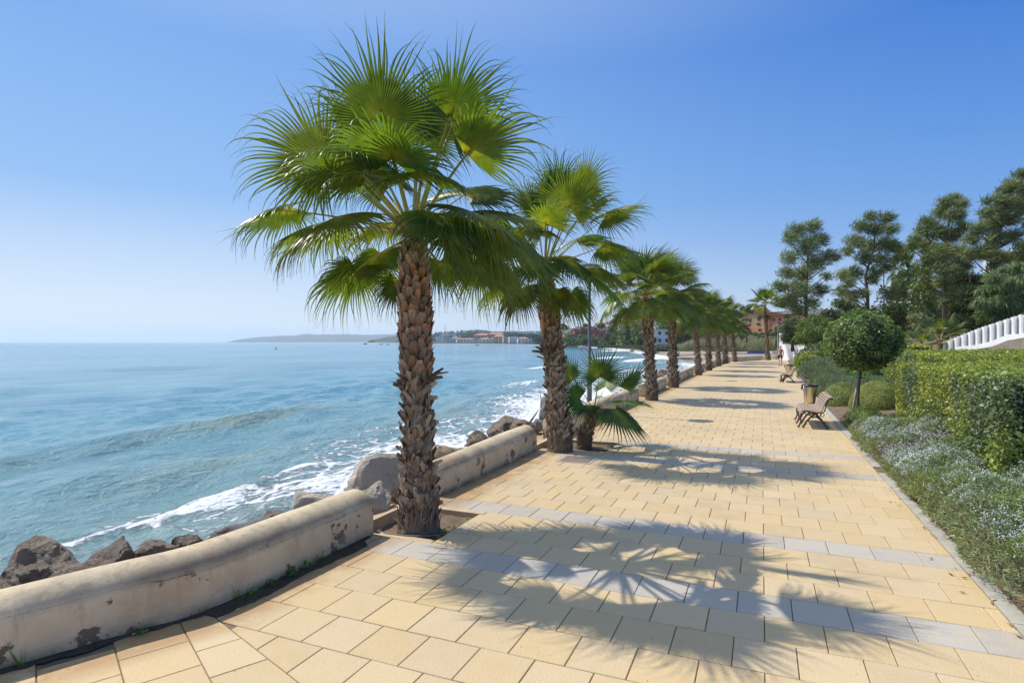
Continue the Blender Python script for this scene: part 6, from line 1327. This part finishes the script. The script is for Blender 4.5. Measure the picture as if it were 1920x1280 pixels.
woods('distant_woodland', [(745, 815, 1.1, 1.5, 15, fB), (862, 900, 1.25, 1.7, 15, fB), (815, 1045, 1.4, 2.2, 8, fB), (950, 985, 1.3, 1.8, 10, fB), (1000, 1048, 1.05, 1.4, 11, fB)], 16000, 4.0, 'dark woods between the houses of the distant town', ([(.05, .08, .035)], [(.03, .05, .025)]), 52)
woods('garden_thicket', [(1560, 1700, 78, 100, 5.5, lambda p, d: 1.5), (1700, 1930, 60, 95, 6.5, lambda p, d: 3.0), (1480, 1560, 84, 100, 4.5, lambda p, d: .5)], 26000, .42, 'dark thicket behind the trunks of the feathery trees', DK, 53)
woods('dune_scrub', [(1120, 1190, 205, 260, 1.3, lambda p, d: -.2), (1190, 1262, 185, 210, 1.5, lambda p, d: -.3)], 5000, .45, 'low grey-green dune scrub at the back of the beach', ([(.16, .18, .09)], [(.08, .10, .05)]), 54)
# a bather at the edge of the surf, far away
def farperson(loc, label, shirt, rz=0.):
    t = empty('person', loc, rz, label, 'person', None)
    skin('body', [(a * .98, b, c) for a, b, c in vv], ee, ra, M_SKIN, t, sub=1); skin('shorts', sh_v, [(0, 1), (0, 2), (2, 3), (3, 4), (0, 5), (5, 6), (6, 7)], [(.17, .14), (.12, .11), .11, .10, .09, .11, .10, .09], shirt, t, sub=1)
farperson(PD(1090, 250, -1.95), 'tiny dark figure wading at the far edge of the surf', M_SHORT)
# rocks on the beach
rock(PD(1308, 105, -1.0), (.9, .7, .4), 'brown', 900, 'low brown rock on the sand near the waterline', None, sub=2)
rock(PD(1296, 120, -1.25), (4.5, 1.6, .3), 'dark', 901, 'flat dark shelf of wet rock and weed at the water\'s edge', None, sub=3)
rock(PD(1233, 165, -.95), (.8, .6, .55), 'pale', 902, 'pale boulder alone on the sand between the third and fourth palms', None, sub=2)
rock(PD(1184, 210, -.8), (1.3, 1., .8), 'pale', 903, 'pale boulder at the back of the beach beside the scrub', None, sub=2)
# weeds by the wall and in the pits, dead leaves
M_WEED = leafmat('weed_leaf', .3, .6, .3, .2)
rw = np.random.default_rng(31)
def weed(loc, s_, label, n_=26, pal=((.12, .24, .04), (.17, .3, .06)), grass=False):
    P = np.stack([rw.normal(0, .4, n_) * s_, rw.normal(0, .4, n_) * s_, np.abs(rw.normal(0, .35, n_)) * s_], 1)
    if grass:
        t = nrmz(P * .6 + VZ * s_ * .8); b = nrmz(np.cross(t, rw.normal(size=(n_, 3)))) * .0035; L = s_ * rw.uniform(.6, 1.3, (n_, 1)); P0 = P * np.array([.3, .3, 0]); V = np.stack([P0 - b, P0 + b, P0 + t * L + b * .2, P0 + t * L - b * .2], 1).reshape(-1, 3); o = npmesh('weed', V, np.arange(n_ * 4).reshape(-1, 4), M_WEED, np.repeat(pick(pal, n_, rw), 4, 0))
    else: o = leaves('weed', P, P + VZ * .3, .3 * s_ + .008, .2 * s_ + .006, pick(pal, n_, rw), M_WEED, None, r_=rw)
    o.location = loc; return tag(o, label, 'weed', 'weeds at the foot of the near wall and in the pit')
wd = [((575, 1062), 0.105, 'leafy weed clump where the near wall starts to bend', False), ((548, 1078), 0.075, 'small weed below the peeled patch of the near wall', False), ((510, 1095), 0.068, 'low weed in the dirt, left of the leafy clump', False), ((480, 1110), 0.060, 'tiny weed in the damp dirt by the wall bend', False), ((600, 1050), 0.075, 'weed tuft right of the leafy clump', False), ((655, 1018), 0.060, 'weed sprouting near the end of the near wall', False), ((272, 1185), 0.053, 'tiny weed at the wall foot in the lower left', False), ((50, 1245), 0.165, 'thin grass blades at the foot of the wall, far left', True), ((455, 1122), 0.135, 'thin grass blades against the wall bend', True)]
for (px, py), s_, lb, g_ in wd: weed(GR(px, py, .02) + Vector((-.03, 0, .0)), s_, lb, 14 if g_ else 30, grass=g_)
for i in range(14):
    x, y = -4.0 + .78 * rr_.random(), 5.5 + .95 * rr_.random()
    if math.hypot(x - B1.x, y - B1.y) < .3: x = -3.3 + .1 * rr_.random()
    weed((x, y, -.05), rr_.uniform(.04, .09), '%s small weed on the dry soil of the nearest palm pit' % nth(i + 1), 12, pal=((.16, .26, .05), (.35, .33, .12)), grass=i % 2 == 0)
mb = MB(); pts = [(-3.98, 5.62, -.03), (-3.95, 5.50, -.01), (-3.80, 5.44, 0), (-3.55, 5.45, .0), (-3.35, 5.50, .01), (-3.25, 5.60, .0), (-3.22, 5.75, -.03)]; mb.tube(pts, .013, 8); tag(mb.build('irrigation_hose', simple('hose', (.16, .11, .09), (.11, .08, .065), 9., .6, .1), smooth=True), 'brown irrigation hose curling round the foot of the nearest palm', 'hose')
M_DRY = leafmat('dry_leaf', .2, .8, .2, .2)
leaf_y = sorted(2.9 + 7.5 * rr_.random() ** 1.3 for _ in range(34))
for i in range(34):
    y = leaf_y[i]; x = lerp(XR, y) - abs(rr_.gauss(0, .16)) + .03; a = MB(); L = rr_.uniform(.015, .04); an = rr_.uniform(0, 6.28); ca_, sa_ = math.cos(an), math.sin(an); v = rr_.uniform(.7, 1.3); a.col = (.24 * v, .12 * v, .05 * v)
    pts = [(-L, 0, .006), (-L * .2, L * .4, .002), (L, 0, .012), (-L * .2, -L * .4, .003)]; a.poly([(p[0] * ca_ - p[1] * sa_, p[0] * sa_ + p[1] * ca_, p[2] + .008) for p in pts]); a.poly([(-L * ca_, -L * sa_, .012), (-L * 1.6 * ca_, -L * 1.6 * sa_, .010), (-L * 1.6 * ca_ + .002, -L * 1.6 * sa_ + .002, .010)])
    o = a.build('fallen_leaf', M_DRY); o.location = (x, y, .0); tag(o, '%s of the dry brown leaves fallen by the kerb, counting from the viewer' % nth(i + 1), 'fallen leaf', 'fallen leaves by the kerb')
HAZE = 1.0e-4
# ---- air: thin even haze that fades the far shore
M_HZ = bpy.data.materials.new('haze'); M_HZ.use_nodes = True; t_ = M_HZ.node_tree; t_.nodes.remove(t_.nodes['Principled BSDF']); pv = t_.nodes.new('ShaderNodeVolumePrincipled'); pv.inputs['Color'].default_value = (.76, .88, 1, 1); pv.inputs['Density'].default_value = HAZE; pv.inputs['Anisotropy'].default_value = .2; t_.links.new(pv.outputs[0], t_.nodes['Material Output'].inputs['Volume'])
mb = MB(); mb.box((-2000, 3000, 82), (23000, 22000, 172)); hz = mb.build('haze', M_HZ); tag(hz, 'thin sea haze filling the bay', 'haze', kind='stuff')
